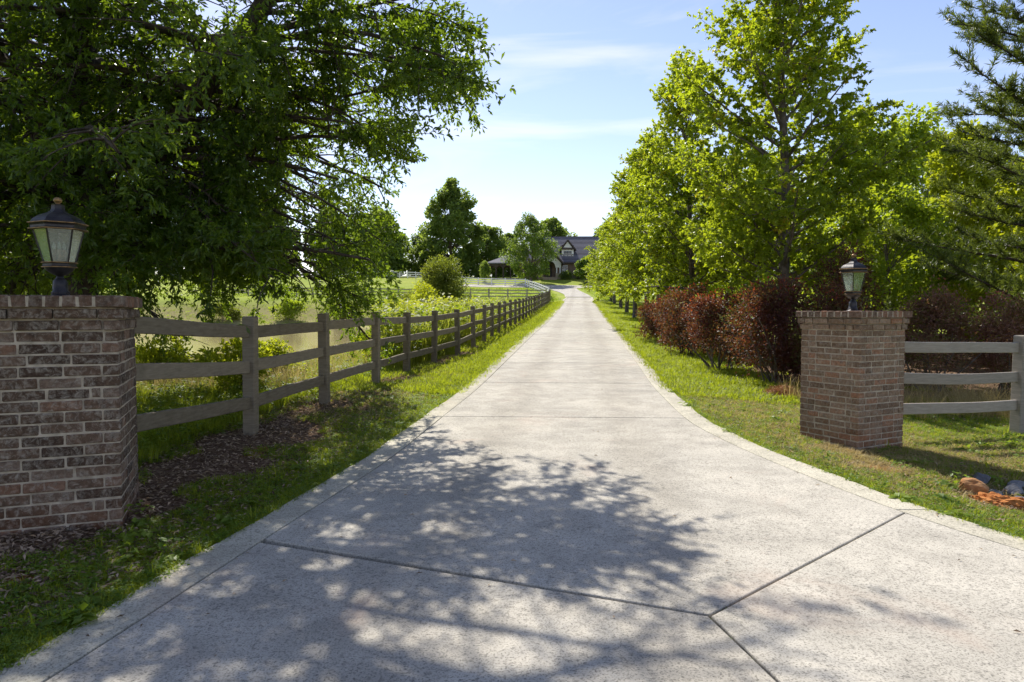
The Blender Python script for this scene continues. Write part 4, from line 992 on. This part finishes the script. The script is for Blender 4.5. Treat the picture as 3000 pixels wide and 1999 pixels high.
# ------------------------------------------------------------------ the house at the top of the drive
HY = 131.0; HZ = G(7, HY) - 0.05
house = empty('country_house', (7.2, HY, HZ), 0, 'brick country house with grey shingle roof and gabled dormer at the top of the drive', 'house')
def hp(name, me, par=None): return link(name, me, par or house, world_space=False)
def hbox(name, x0, x1, y0, y1, z0, z1, mat, par=None, bevel=0.0):
    return hp(name, box_mesh(name, x1 - x0, y1 - y0, z1 - z0, M[mat], bevel, c=((x0 + x1) / 2, (y0 + y1) / 2, (z0 + z1) / 2)), par)
def slope_roof(name, x0, x1, ye, ze, yr, zr, par, rowsn=18, t=0.12, mat='shingle', hip=0.0):
    """one roof slope of shingle courses from eave to ridge, each course overlapping the one below"""
    base = None
    for i in range(rowsn):
        a, b_ = i / rowsn, (i + 1.12) / rowsn; b_ = min(b_, 1.0)
        p0 = Vector((0, ye + (yr - ye) * a, ze + (zr - ze) * a)); p1 = Vector((0, ye + (yr - ye) * b_, ze + (zr - ze) * b_))
        n = Vector((0, -(zr - ze), (yr - ye))).normalized()
        if n.z < 0: n = -n
        q0, q1 = p0 + n * 0.05, p1 + n * 0.015; bt0, bt1 = p0 - n * 0.02, p1 - n * 0.02
        xa, xb = x0 + hip * a, x0 + hip * b_
        vs = [(xa, q0.y, q0.z), (x1, q0.y, q0.z), (x1, q1.y, q1.z), (xb, q1.y, q1.z), (xa, bt0.y, bt0.z), (x1, bt0.y, bt0.z), (x1, bt1.y, bt1.z), (xb, bt1.y, bt1.z)]
        me = py_mesh(name, vs, [(0, 1, 2, 3), (7, 6, 5, 4), (0, 4, 5, 1), (1, 5, 6, 2), (2, 6, 7, 3), (3, 7, 4, 0)], M[mat])
        o = hp('shingle_course', me, par)
    return o
# body
hbox('wall', -5.9, 13.0, 1.4, 12.4, -0.6, 3.35, 'house_brick')
py = py_mesh('gable_wall', [(13, 1.4, 3.3), (13, 12.4, 3.3), (13, 6.9, 8.4)], [(0, 1, 2)], M['stucco'])
hp('gable_wall', py)
roof = hp('roof', py_mesh('roof', [(-1.2, 6.9, 8.72), (13.6, 6.9, 8.72), (13.6, 6.75, 8.84), (-1.2, 6.75, 8.84), (-1.2, 7.05, 8.84), (13.6, 7.05, 8.84)], [(0, 1, 2, 3), (0, 4, 5, 1), (3, 2, 5, 4)], M['shingle']))
slope_roof('shingle_course', -6.4, 13.6, 0.7, 3.2, 6.9, 8.75, roof, 22, hip=5.2)
slope_roof('shingle_course', -6.4, 13.6, 13.1, 3.2, 6.9, 8.75, roof, 8, hip=5.2)
hp('hip_end', py_mesh('hip_end', [(-6.42, 0.72, 3.2), (-6.42, 13.08, 3.2), (-1.2, 6.9, 8.74)], [(0, 2, 1)], M['shingle']), roof)
hbox('fascia', -6.4, 13.6, 0.60, 0.72, 3.0, 3.24, 'brown_trim', roof)
# dormer
dx, dw = 3.6, 1.18
dorm = hp('dormer', box_mesh('dormer', 2 * dw, 3.6, 2.5, M['brown_trim'], c=(dx, 4.0, 5.4)))
hbox('dormer_face', dx - dw + 0.03, dx + dw - 0.03, 2.13, 2.22, 4.30, 5.75, 'white_trim', dorm)
for k in (-1, 0, 1):
    w = hbox('window', dx + k * 0.52 - 0.23, dx + k * 0.52 + 0.23, 2.09, 2.13, 4.98, 5.50, 'brown_trim', dorm)
    
for k in (-1, 0, 1):
    hbox('pane', dx + k * 0.52 - 0.19, dx + k * 0.52 + 0.19, 2.06, 2.095, 5.02, 5.46, 'pane', dorm)
    hbox('panel_batten', dx + k * 0.75 - 0.05, dx + k * 0.75 + 0.05, 2.08, 2.13, 4.32, 4.72, 'brown_trim', dorm)
hbox('sill_beam', dx - dw - 0.02, dx + dw + 0.02, 2.05, 2.12, 4.70, 4.84, 'brown_trim', dorm)
hbox('tie_beam', dx - dw - 0.15, dx + dw + 0.15, 1.92, 2.12, 5.75, 6.15, 'brown_trim', dorm)
hp('gable_panel', py_mesh('gable_panel', [(dx - 0.85, 2.0, 6.15), (dx + 0.85, 2.0, 6.15), (dx, 2.0, 7.3)], [(0, 1, 2)], M['white_trim']), dorm)
for sgn in (-1, 1):
    vs = []
    for yy in (1.75, 6.4):
        vs += [(dx, yy, 7.75), (dx + sgn * 1.62, yy, 5.75), (dx + sgn * 1.62, yy, 5.58), (dx, yy, 7.52)]
    hp('dormer_roof', py_mesh('dormer_roof', vs, [(0, 1, 5, 4), (1, 2, 6, 5), (2, 3, 7, 6), (0, 3, 2, 1)], M['shingle']), dorm)
    vs = []
    for yy in (1.68, 1.80):
        vs += [(dx, yy, 7.78), (dx + sgn * 1.66, yy, 5.74), (dx + sgn * 1.66, yy, 5.48), (dx, yy, 7.40)]
    hp('bargeboard', py_mesh('bargeboard', vs, [(0, 1, 2, 3), (7, 6, 5, 4), (0, 4, 5, 1), (3, 2, 6, 7), (1, 5, 6, 2)], M['brown_trim']), dorm)
# entry gable with an arch
ex = -0.1
vs = [(ex - 2.2, -1.2, 2.9), (ex + 2.2, -1.2, 2.9), (ex, -1.2, 5.55)]
arch = [(ex + 1.15 * math.cos(t), -1.2, 2.1 + 1.25 * math.sin(t)) for t in np.linspace(0, math.pi, 13)]
outer = [(ex + 2.2, -1.2, 2.1), (ex + 2.2, -1.2, 2.95), (ex, -1.2, 5.5), (ex - 2.2, -1.2, 2.95), (ex - 2.2, -1.2, 2.1)]
bm = bmesh.new(); ring = [bm.verts.new(p) for p in outer + arch[::-1]]
f = bm.faces.new(ring); r = bmesh.ops.extrude_face_region(bm, geom=[f])
for g_ in r['geom']:
    if isinstance(g_, bmesh.types.BMVert): g_.co.y += 0.3
bmesh.ops.recalc_face_normals(bm, faces=bm.faces[:])
entry = hp('entry_gable', bm_mesh('entry_gable', bm, M['stucco']))
for sgn in (-1, 1):
    vs = []
    for yy in (-1.55, 3.2):
        vs += [(ex, yy, 5.95), (ex + sgn * 2.75, yy, 2.85), (ex + sgn * 2.75, yy, 2.66), (ex, yy, 5.70)]
    hp('entry_roof', py_mesh('entry_roof', vs, [(0, 1, 5, 4), (1, 2, 6, 5), (2, 3, 7, 6), (0, 3, 2, 1)], M['shingle']), entry)
    vs = []
    for yy in (-1.62, -1.48):
        vs += [(ex, yy, 5.98), (ex + sgn * 2.8, yy, 2.84), (ex + sgn * 2.8, yy, 2.52), (ex, yy, 5.55)]
    hp('bargeboard', py_mesh('bargeboard', vs, [(0, 1, 2, 3), (7, 6, 5, 4), (0, 4, 5, 1), (3, 2, 6, 7), (1, 5, 6, 2)], M['brown_trim']), entry)
    hbox('stone_pier', ex + sgn * 1.7 - 0.55, ex + sgn * 1.7 + 0.55, -1.35, -0.4, -0.5, 1.05, 'stone', entry)
    for q in (-0.32, 0.32): hbox('column', ex + sgn * 1.7 + q - 0.11, ex + sgn * 1.7 + q + 0.11, -1.1, -0.85, 1.05, 2.15, 'white_trim', entry)
hbox('door', ex - 0.6, ex + 0.6, 1.30, 1.38, 0.35, 2.7, 'door')
for k in range(4): hbox('step', ex - 1.3, ex + 1.3, -2.4 + 0.33 * k, -1.0, -0.5, -0.15 + 0.15 * k, 'stone', None)
hbox('entry_floor', ex - 2.2, ex + 2.2, -1.0, 1.4, -0.5, 0.30, 'stone')
for wx in (3.0, 6.2, 9.6):
    w = hbox('window', wx - 0.55, wx + 0.55, 1.32, 1.40, 0.9, 2.7, 'white_trim')
    for a in (-0.26, 0.26):
        for zz in (1.35, 2.25): hbox('pane', wx + a - 0.22, wx + a + 0.22, 1.28, 1.325, zz - 0.38, zz + 0.38, 'pane', w)
# open porch at the end
porch = hp('porch_floor', box_mesh('porch_floor', 5.2, 5.0, 0.7, M['stone'], c=(-9.3, 3.6, -0.15)))
pr_ = [(-12.2, 0.6, 3.15), (-6.4, 0.6, 3.15), (-6.4, 6.8, 3.15), (-12.2, 6.8, 3.15), (-8.6, 3.7, 4.7), (-6.4, 3.7, 4.7)]
pr2 = [(x, y_, z - 0.22) for x, y_, z in pr_[:4]]
hp('porch_roof', py_mesh('porch_roof', pr_ + pr2, [(0, 1, 5, 4), (0, 4, 3), (2, 3, 4, 5), (1, 2, 5), (0, 6, 7, 1), (0, 3, 9, 6), (3, 2, 8, 9), (6, 9, 8, 7)], M['shingle']), porch)
hbox('porch_beam', -11.9, -7.3, 0.95, 1.2, 2.55, 2.92, 'brown_trim', porch); hbox('porch_beam', -11.9, -7.3, 6.2, 6.45, 2.55, 2.92, 'brown_trim', porch)
for xx in (-11.75, -10.3, -8.9, -7.5):
    for yy in (1.08, 6.32):
        hbox('porch_post', xx - 0.11, xx + 0.11, yy - 0.11, yy + 0.11, 0.2, 2.56, 'brown_trim', porch)
        for sgn in (-1, 1):
            if (xx < -11.7 and sgn < 0) or (xx > -7.6 and sgn > 0): continue
            bm = bmesh.new(); pv_ = [(0.10, 1.95), (0.18, 2.25), (0.36, 2.46), (0.60, 2.56), (0.10, 2.56)]
            f = bm.faces.new([bm.verts.new((xx + sgn * a, yy - 0.05, b_)) for a, b_ in pv_]); r = bmesh.ops.extrude_face_region(bm, geom=[f])
            for g_ in r['geom']:
                if isinstance(g_, bmesh.types.BMVert): g_.co.y += 0.1
            bmesh.ops.recalc_face_normals(bm, faces=bm.faces[:]); hp('arch_bracket', bm_mesh('arch_bracket', bm, M['brown_trim']), porch)

# ------------------------------------------------------------------ stones and clay by the verge
def rock_mesh(seed, sx, sy, sz, mat, sub=4):
    rng = np.random.default_rng(seed); bm = bmesh.new(); bmesh.ops.create_icosphere(bm, subdivisions=sub, radius=0.5)
    pl = nrmz(rng.normal(0, 1, (14, 3))); dd = rng.uniform(0.22, 0.40, 14)
    for v in bm.verts:
        c = np.array(v.co)
        for n_, d_ in zip(pl, dd):
            k = c @ n_
            if k > d_: c = c - n_ * (k - d_)
        c = c * (1 + 0.16 * (float(fbm(c[0] * 5 + seed, c[1] * 5 + c[2] * 4)) - 0.5) + 0.05 * (float(noise2(c[0] * 17 + c[2] * 13, c[1] * 17)) - 0.5)); v.co = Vector((c[0] * sx * 1.2, c[1] * sy * 1.2, c[2] * sz * 1.2))
    return bm_mesh('rock', bm, mat, False)
def rock(name, x, y, s, seed, mat, label, group=None, sink=0.25):
    o = link(name, rock_mesh(seed, s, s * 0.8, s * 0.62, mat)); o.location = (x, y, G(x, y) + s * 0.62 * (0.42 - sink)); o.rotation_euler = (0, 0, seed * 1.3)
    return tag(o, label, 'rock', group)
rock('clay_boulder', 4.26, 6.28, 0.26, 5, M['clay_rock'], 'flat orange-tan boulder beside the grey stones on the verge', sink=0.2)
RS = [(4.60, 6.62, 0.20, 'dark grey stone at the back of the pile, above the boulder'), (4.52, 6.30, 0.17, 'pale grey stone touching the orange boulder'), (4.72, 6.36, 0.21, 'big grey stone in the middle of the pile'), (4.66, 6.12, 0.18, 'grey stone in front of the pile beside the clay lump'),
      (4.86, 6.50, 0.19, 'grey stone at the picture edge, back of the pile'), (4.85, 6.22, 0.17, 'grey stone at the picture edge, front of the pile'), (4.50, 6.08, 0.12, 'small grey stone between boulder and clay lump'), (4.40, 6.55, 0.11, 'small dark stone behind the orange boulder')]
for i, (x, y, s, lab) in enumerate(RS): rock('grey_stone', x, y, s, 100 + i, M['rock'], lab, 'grey stones piled on the verge')
# lump of bare clay
bm = bmesh.new(); bmesh.ops.create_icosphere(bm, subdivisions=5, radius=1.0)
for v in bm.verts:
    n_ = 0.42 * (float(fbm(v.co.x * 3.2 + 9, v.co.y * 2.2 + v.co.z * 2)) - 0.5) + 0.22 * (float(noise2(v.co.x * 5 + v.co.z * 2 + 7, v.co.y * 5 + 3 * v.co.z + 7)) - 0.5) + 0.07 * (float(noise2(v.co.x * 13 + v.co.z * 5 + 20, v.co.y * 12 + 9 * v.co.z + 20)) - 0.5)
    v.co = Vector((v.co.x * 0.26, v.co.y * 0.16, v.co.z * 0.10)) * (1 + n_ * 1.6)
o = link('clay_lump', bm_mesh('clay_lump', bm, M['clay'], False)); o.location = (4.26, 5.90, G(4.26, 5.90)); o.rotation_euler = (0, 0, -0.5)
tag(o, 'crumbled lump of bright orange clay on the verge before the stones', 'clay')

# ------------------------------------------------------------------ grass, weeds and leaf litter (instanced tufts)
def tuft(name, n, rad, h0, h1, w, mat, lean=0.35, seed=1, seg=2, wide=False):
    rng = np.random.default_rng(seed); vs, fs = [], []
    for i in range(n):
        a = rng.uniform(0, 6.28); r = rad * math.sqrt(rng.uniform(0, 1)); p = np.array([r * math.cos(a), r * math.sin(a), -0.01])
        da = a + rng.normal(0, 0.8); ln = rng.uniform(0.2, 1.0) * lean; h = rng.uniform(h0, h1); side = np.array([-math.sin(da), math.cos(da), 0]) * w / 2 * rng.uniform(0.7, 1.2)
        b = len(vs); dr = np.array([math.cos(da), math.sin(da), 0])
        for k in range(seg):
            f = k / seg; c = p + dr * ln * h * f * f + np.array([0, 0, h * f * (1 - 0.15 * f)]); ww = 1.0 - 0.35 * f
            vs += [c - side * ww, c + side * ww]
        vs.append(p + dr * ln * h + np.array([0, 0, h * 0.85]))
        for k in range(seg - 1): fs.append((b + 2 * k, b + 2 * k + 1, b + 2 * k + 3, b + 2 * k + 2))
        m = b + 2 * (seg - 1); fs.append((m, m + 1, b + 2 * seg))
    return bpy.data.objects.new(name, py_mesh(name, vs, fs, mat))
def leafy(name, n, rad, h, ll, mat, seed):
    rng = np.random.default_rng(seed); vs, fs = [], []
    for i in range(n):
        a = rng.uniform(0, 6.28); r = rad * math.sqrt(rng.uniform(0, 1)); z = h * rng.uniform(0.15, 1.0) ** 0.8
        c = np.array([r * math.cos(a), r * math.sin(a), z]); d = nrmz(rng.normal(0, 1, 3) * np.array([1, 1, 0.35])); s = nrmz(np.cross(d, np.array([0, 0, 1]) + rng.normal(0, .3, 3))); l = ll * rng.uniform(.6, 1.2); b = len(vs)
        vs += [c, c + d * l * .5 + s * l * .34, c + d * l - np.array([0, 0, l * .15]), c + d * l * .5 - s * l * .34]; fs.append((b, b + 1, b + 2, b + 3))
    return bpy.data.objects.new(name, py_mesh(name, vs, fs, mat))
def scatter(name, pts, scl, tufts, label, cat, seed):
    """one object: a cloud of points that carries a tuft on each"""
    rng = np.random.default_rng(seed); n = len(pts)
    me = bpy.data.meshes.new(name); me.vertices.add(n); me.vertices.foreach_set('co', np.asarray(pts, np.float32).ravel())
    a = me.attributes.new('scl', 'FLOAT', 'POINT'); a.data.foreach_set('value', np.asarray(scl, np.float32))
    a = me.attributes.new('rot', 'FLOAT_VECTOR', 'POINT'); rv = np.stack([rng.normal(0, .12, n), rng.normal(0, .12, n), rng.uniform(0, 6.28, n)], -1); a.data.foreach_set('vector', rv.astype(np.float32).ravel())
    a = me.attributes.new('pick', 'INT', 'POINT'); a.data.foreach_set('value', rng.integers(0, len(tufts), n).astype(np.int32))
    col = bpy.data.collections.new(name + '_tufts')
    for t in tufts: col.objects.link(t)
    o = link(name, me); tag(o, label, cat, kind='stuff')
    ng = bpy.data.node_groups.new(name, 'GeometryNodeTree')
    ng.interface.new_socket('Geometry', in_out='INPUT', socket_type='NodeSocketGeometry'); ng.interface.new_socket('Geometry', in_out='OUTPUT', socket_type='NodeSocketGeometry')
    N = ng.nodes; Lk = ng.links
    gi, go = N.new('NodeGroupInput'), N.new('NodeGroupOutput')
    ci = N.new('GeometryNodeCollectionInfo'); ci.inputs['Collection'].default_value = col; ci.inputs['Separate Children'].default_value = True; ci.inputs['Reset Children'].default_value = True
    ip = N.new('GeometryNodeInstanceOnPoints'); ip.inputs['Pick Instance'].default_value = True
    def na(nm, ty): x = N.new('GeometryNodeInputNamedAttribute'); x.data_type = ty; x.inputs['Name'].default_value = nm; return x.outputs['Attribute']
    er = N.new('FunctionNodeEulerToRotation')
    Lk.new(gi.outputs[0], ip.inputs['Points']); Lk.new(ci.outputs[0], ip.inputs['Instance']); Lk.new(na('pick', 'INT'), ip.inputs['Instance Index'])
    Lk.new(na('rot', 'FLOAT_VECTOR'), er.inputs[0]); Lk.new(er.outputs[0], ip.inputs['Rotation']); Lk.new(na('scl', 'FLOAT'), ip.inputs['Scale'])
    Lk.new(ip.outputs[0], go.inputs[0])
    md = o.modifiers.new('tufts', 'NODES'); md.node_group = ng
    return o
rg = np.random.default_rng(99)
def in_pillar(x, y, m=0.52):
    r = np.zeros(len(x), bool)
    for c, a in ((cl_, R(21.8)), (cr_, R(27))):
        dx_, dy_ = x - c.x, y - c.y; uu = dx_ * math.cos(a) + dy_ * math.sin(a); vv = -dx_ * math.sin(a) + dy_ * math.cos(a); r |= (np.abs(uu) < m - 0.08) & (np.abs(vv) < m - 0.08)
    return r
def litter_f(x, y):
    l = np.exp(-((x - fence_x(y) - 0.15) / 0.75) ** 2) * sstep(3.8, 5.2, y) * (1 - 0.35 * sstep(9.5, 12, y)) + gauss(x, y, -3.2, 4.2, .9, .35) * .8 + gauss(x, y, 5.1, 5.6, .7, .8) * .7
    return l + 0.9 * sstep(2.1, 2.9, x - XR(y)) * sstep(11.5, 13, y) * (1 - sstep(26, 30, y)) + 1.4 * gauss(x, y, 3.75, 6.9, .38, .26) + 1.4 * gauss(x, y, 4.3, 5.95, .5, .45) + 0.8 * gauss(x, y, 3.9, 7.7, .5, .4) + gauss(x, y, -2.75, 3.72, .3, .12)
def sample(n, d0, d1, power, side):
    """points on the verges, thinning out with distance"""
    d = d0 * (d1 / d0) ** (rg.uniform(0, 1, n) ** power); y = d
    if side == 'L': x = XL(y) + 0.03 - rg.uniform(0, 1, n) ** 1.15 * np.minimum(1.2 + 0.32 * y, 5.5)
    else: x = XR(y) - 0.03 + rg.uniform(0, 1, n) ** 1.15 * np.minimum(1.0 + 0.5 * y, 6)
    return x, y
def lawn(side, n, d0, d1, thr):
    x, y = sample(n, d0, d1, 1.0, side); lf = litter_f(x, y) + (fbm(x * 1.6, y * 1.6) - 0.5) * 1.3
    m = (lf < thr) & ~in_pillar(x, y) & (pond_r(x, y) > 1.03); x, y = x[m], y[m]
    return np.stack([x, y, gz(x, y)], -1)
tl = [tuft('lawn_tuft', 16, 0.055, 0.035, 0.085, 0.0055, M['grass'], 0.8, s) for s in range(4)] + [leafy('clover_tuft', 14, 0.05, 0.045, 0.026, M['clover'], s) for s in range(3)]
pa_ = np.concatenate([lawn('L', 25000, 2.3, 13, 0.74), lawn('R', 19000, 3.2, 13, 0.55)])
scatter('lawn_grass', pa_, rg.uniform(0.5, 0.95, len(pa_)), tl, 'short mown grass on the verges either side of the drive', 'grass', 1)
tl2 = [tuft('verge_tuft', 26, 0.16, 0.05, 0.11, 0.012, M['grass'], 0.8, 10 + s) for s in range(3)]
pb_ = np.concatenate([lawn('L', 13000, 11.5, 75, 0.6), lawn('R', 15000, 11.5, 75, 0.6)])
sc_ = rg.uniform(0.7, 1.15, len(pb_)) * (0.8 + pb_[:, 1] / 60)
scatter('verge_grass', pb_, sc_, tl2, 'sunlit grass of the verges farther up the drive', 'grass', 2)
# shaggy grass behind the first fence spans, dry grass and reeds on the pond bank
def bank(n, y0, y1, x0f, x1f):
    y = y0 * (y1 / y0) ** rg.uniform(0, 1, n); t = rg.uniform(0, 1, n); x = x0f(y) * (1 - t) + x1f(y) * t
    m = (pond_r(x, y) > 0.985); x, y = x[m], y[m]; return np.stack([x, y, gz(x, y)], -1)
ta = [tuft('bank_tuft', 22, 0.14, 0.10, 0.26, 0.010, M['grass'], 0.6, 30 + s) for s in range(3)] + [leafy('weed_tuft', 26, 0.14, 0.22, 0.06, M['weed'], 33)]
pc_ = bank(8000, 5.8, 24, lambda y: fence_x(y) - 0.5, lambda y: -4.0 - 0.45 * y)
scatter('bank_grass', pc_, rg.uniform(0.45, 1.0, len(pc_)), ta, 'shaggy grass and weeds between the fence and the pond', 'grass', 3)
tr_ = [tuft('reed_tuft', 24, 0.22, 0.55, 1.25, 0.016, M['reed'], 0.30, 40 + s, 3) for s in range(3)] + [leafy('tall_weed', 60, 0.28, 1.0, 0.12, M['weed'], 44), leafy('tall_weed', 60, 0.25, 1.2, 0.11, M['reed'], 45)]
pd_ = bank(6000, 15.5, 50, lambda y: fence_x(y) - 0.55, lambda y: np.full_like(y, -9.4)); ok = (fbm(pd_[:, 0] * 0.5, pd_[:, 1] * 0.25) > 0.36) & (pd_[:, 0] > -0.175 * pd_[:, 1] - 0.02 * pd_[:, 1] * fbm(pd_[:, 0], pd_[:, 1])); pd_ = pd_[ok]
scatter('pond_reeds', pd_, rg.uniform(0.7, 1.6, len(pd_)) * (1.15 - 0.008 * pd_[:, 1]), tr_, 'tall yellow-green reeds and weeds along the pond bank', 'reeds', 4)
ts_ = [tuft('straw_tuft', 18, 0.13, 0.15, 0.62, 0.005, M['straw'], 0.75, 50 + s, 3) for s in range(3)]
ex_ = rg.uniform(4.9, 9.8, 330); ey_ = rg.uniform(10.4, 12.4, 330)
bx_ = bank(900, 11, 26, lambda y: fence_x(y) - 0.7, lambda y: -5.0 - 0.28 * y)
pe_ = np.concatenate([np.stack([ex_, ey_, gz(ex_, ey_)], -1), bx_])
scatter('dry_grass', pe_, rg.uniform(0.6, 1.2, len(pe_)), ts_, 'tall dry golden grass behind the fences', 'grass', 5)
td_ = [tuft('dead_tuft', 16, 0.06, 0.03, 0.07, 0.005, M['straw'], 1.3, 60 + s) for s in range(3)]
fx = np.concatenate([rg.normal(5.2, 1.1, 3600), rg.normal(3.8, 0.9, 3600), fence_x(np.linspace(9, 20, 1500)) + rg.normal(0.5, .5, 1500)]); fy = np.concatenate([rg.normal(7.3, 0.9, 3600), rg.normal(8.8, 2.4, 3600), np.linspace(9, 20, 1500) + rg.normal(0, .2, 1500)])
m = ((fx > XR(fy) + 0.15) | (fx < XL(fy) - 0.3)) & ~in_pillar(fx, fy) & (fy > 4.2); fx, fy = fx[m], fy[m]
scatter('withered_lawn', np.stack([fx, fy, gz(fx, fy)], -1), rg.uniform(.6, 1.2, len(fx)), td_, 'withered straw-coloured turf round the warm pillar', 'grass', 6)
wd = np.concatenate([lawn('L', 260, 2.5, 12, 0.75), lawn('R', 300, 3.5, 14, 0.75)])
scatter('verge_weeds', wd, rg.uniform(0.5, 1.3, len(wd)), [leafy('rosette', 16, 0.07, 0.05, 0.075, M['weed'], 91), leafy('rosette', 22, 0.06, 0.12, 0.04, M['clover'], 92), tuft('tall_blade', 7, 0.03, 0.07, 0.15, 0.006, M['grass'], 0.5, 93, 3)], 'scattered weeds and taller blades in the mown verges', 'weeds', 9)
# far meadow tufts
mx_ = rg.uniform(-45, 30, 5000); my_ = rg.uniform(80, 128, 5000); m = (pond_r(mx_, my_) > 1.05) & (my_ < 114) & ((mx_ < XL(my_) - 0.5 + 2 * (my_ > 90)) & (mx_ < 6.0) | (mx_ > XR(my_) + 0.8)); mx_, my_ = mx_[m], my_[m]
tm_ = [tuft('meadow_tuft', 30, 0.5, 0.10, 0.28, 0.03, M['weed'], 0.7, 70 + s) for s in range(2)]
scatter('meadow_grass', np.stack([mx_, my_, gz(mx_, my_)], -1), rg.uniform(.7, 1.3, len(mx_)), tm_, 'sunlit meadow grass on the rise beyond the pond', 'grass', 7)
# weeds growing in the near joint of the drive
t_ = rg.uniform(0, 1, 120); sel = rg.uniform(0, 1, 120) < 0.55
jxw = np.where(sel, cx_ + (float(XR(jy1)) - CW - cx_) * t_, cx_ + 0.16 * t_); jyw = np.where(sel, cy_ + (jy1 - cy_) * t_, cy_ - 1.2 * t_)
mm = fbm(jxw * 4, jyw * 4) > 0.5; jxw, jyw = jxw[mm], jyw[mm]
scatter('joint_moss', np.stack([jxw, jyw, zd(jyw) - 0.045], -1), rg.uniform(.35, .8, len(jxw)), [leafy('moss_tuft', 20, 0.03, 0.05, 0.02, M['clover'], 80)], 'little weeds and moss growing in the forked joint of the drive', 'weeds', 8)

# dead leaves lying under the fence, by the pillars and a few on the concrete
nl = 20000; y = 3.2 * (20 / 3.2) ** rg.uniform(0, 1, nl); x = fence_x(y) + rg.normal(0.1, 0.75, nl)
x2 = rg.normal(5.0, 0.9, 2600); y2 = rg.normal(6.0, 0.9, 2600); x3 = rg.normal(-3.0, 1.0, 2500); y3 = rg.normal(4.1, 0.4, 2500); x4 = XR(np.linspace(12, 26, 2500)) + rg.uniform(1.4, 3.5, 2500); y4 = np.linspace(12, 26, 2500)
lw_ = np.concatenate([lawn('L', 2500, 2.6, 12, 0.9), lawn('R', 4500, 3.5, 13, 0.9)])
x, y = np.concatenate([x, x2, x3, x4, lw_[:, 0]]), np.concatenate([y, y2, y3, y4, lw_[:, 1]]); m = ((x < XL(y) - 0.15) | (x > XR(y) + 0.15)) & ~in_pillar(x, y, 0.49); x, y = x[m], y[m]
n = len(x); a = rg.uniform(0, 6.28, n); A = np.stack([np.cos(a), np.sin(a), rg.normal(0.1, .25, n)], -1)
v = rg.uniform(0, 1, n) ** 1.6
lm = leaf_mesh('leaf_litter', np.stack([x, y, gz(x, y) + rg.uniform(0.004, 0.025, n)], -1), A, nrmz(np.stack([rg.normal(0, .35, n), rg.normal(0, .35, n), np.ones(n)], -1)), rg.uniform(.03, .065, n), rg.uniform(.012, .024, n), v, 'blade', M['litter'])
tag(link('leaf_litter', lm), 'brown dead leaves strewn under the fence and round the pillars', 'leaf litter', kind='stuff')
n = 70; y = 2.9 * (14 / 2.9) ** rg.uniform(0, 1, n); x = XL(y) + (XR(y) - XL(y)) * rg.beta(0.6, 0.9, n); a = rg.uniform(0, 6.28, n)
lm = leaf_mesh('drive_leaves', np.stack([x, y, zd(y) + 0.006], -1), np.stack([np.cos(a), np.sin(a), np.full(n, .1)], -1), nrmz(np.stack([rg.normal(0, .3, n), rg.normal(0, .3, n), np.ones(n)], -1)), rg.uniform(.02, .05, n), rg.uniform(.008, .016, n), rg.uniform(0, .8, n), 'blade', M['litter'])
tag(link('fallen_leaves', lm), 'a few fallen leaves lying on the concrete drive', 'leaves', kind='stuff')
# heap of rusty pine straw before the purple shrub
n = 1600; a = rg.uniform(0, 6.28, n); r_ = np.sqrt(rg.uniform(0, 1, n)); px_, py_ = 5.0 + 0.36 * r_ * np.cos(a), 12.5 + 0.30 * r_ * np.sin(a); hh = 0.20 * (1 - r_ ** 2)
A = np.stack([rg.normal(0, 1, n), rg.normal(0, 1, n), rg.normal(0, .35, n)], -1)
M['pine_straw'] = leaf_mat('pine_straw', (0.16, 0.065, 0.025), (0.42, 0.21, 0.09), (0.3, 0.12, 0.04), 0.15, 0.7, 0.2)
lm = leaf_mesh('straw_heap', np.stack([px_, py_, gz(px_, py_) + hh * rg.uniform(.3, 1, n)], -1), A, nrmz(rg.normal(0, 1, (n, 3))), rg.uniform(.06, .16, n), np.full(n, .012), rg.uniform(0, 1, n), 'oval', M['pine_straw'])
tag(link('straw_heap', lm), 'small heap of rusty pine straw on the verge before the purple shrub', 'straw heap')
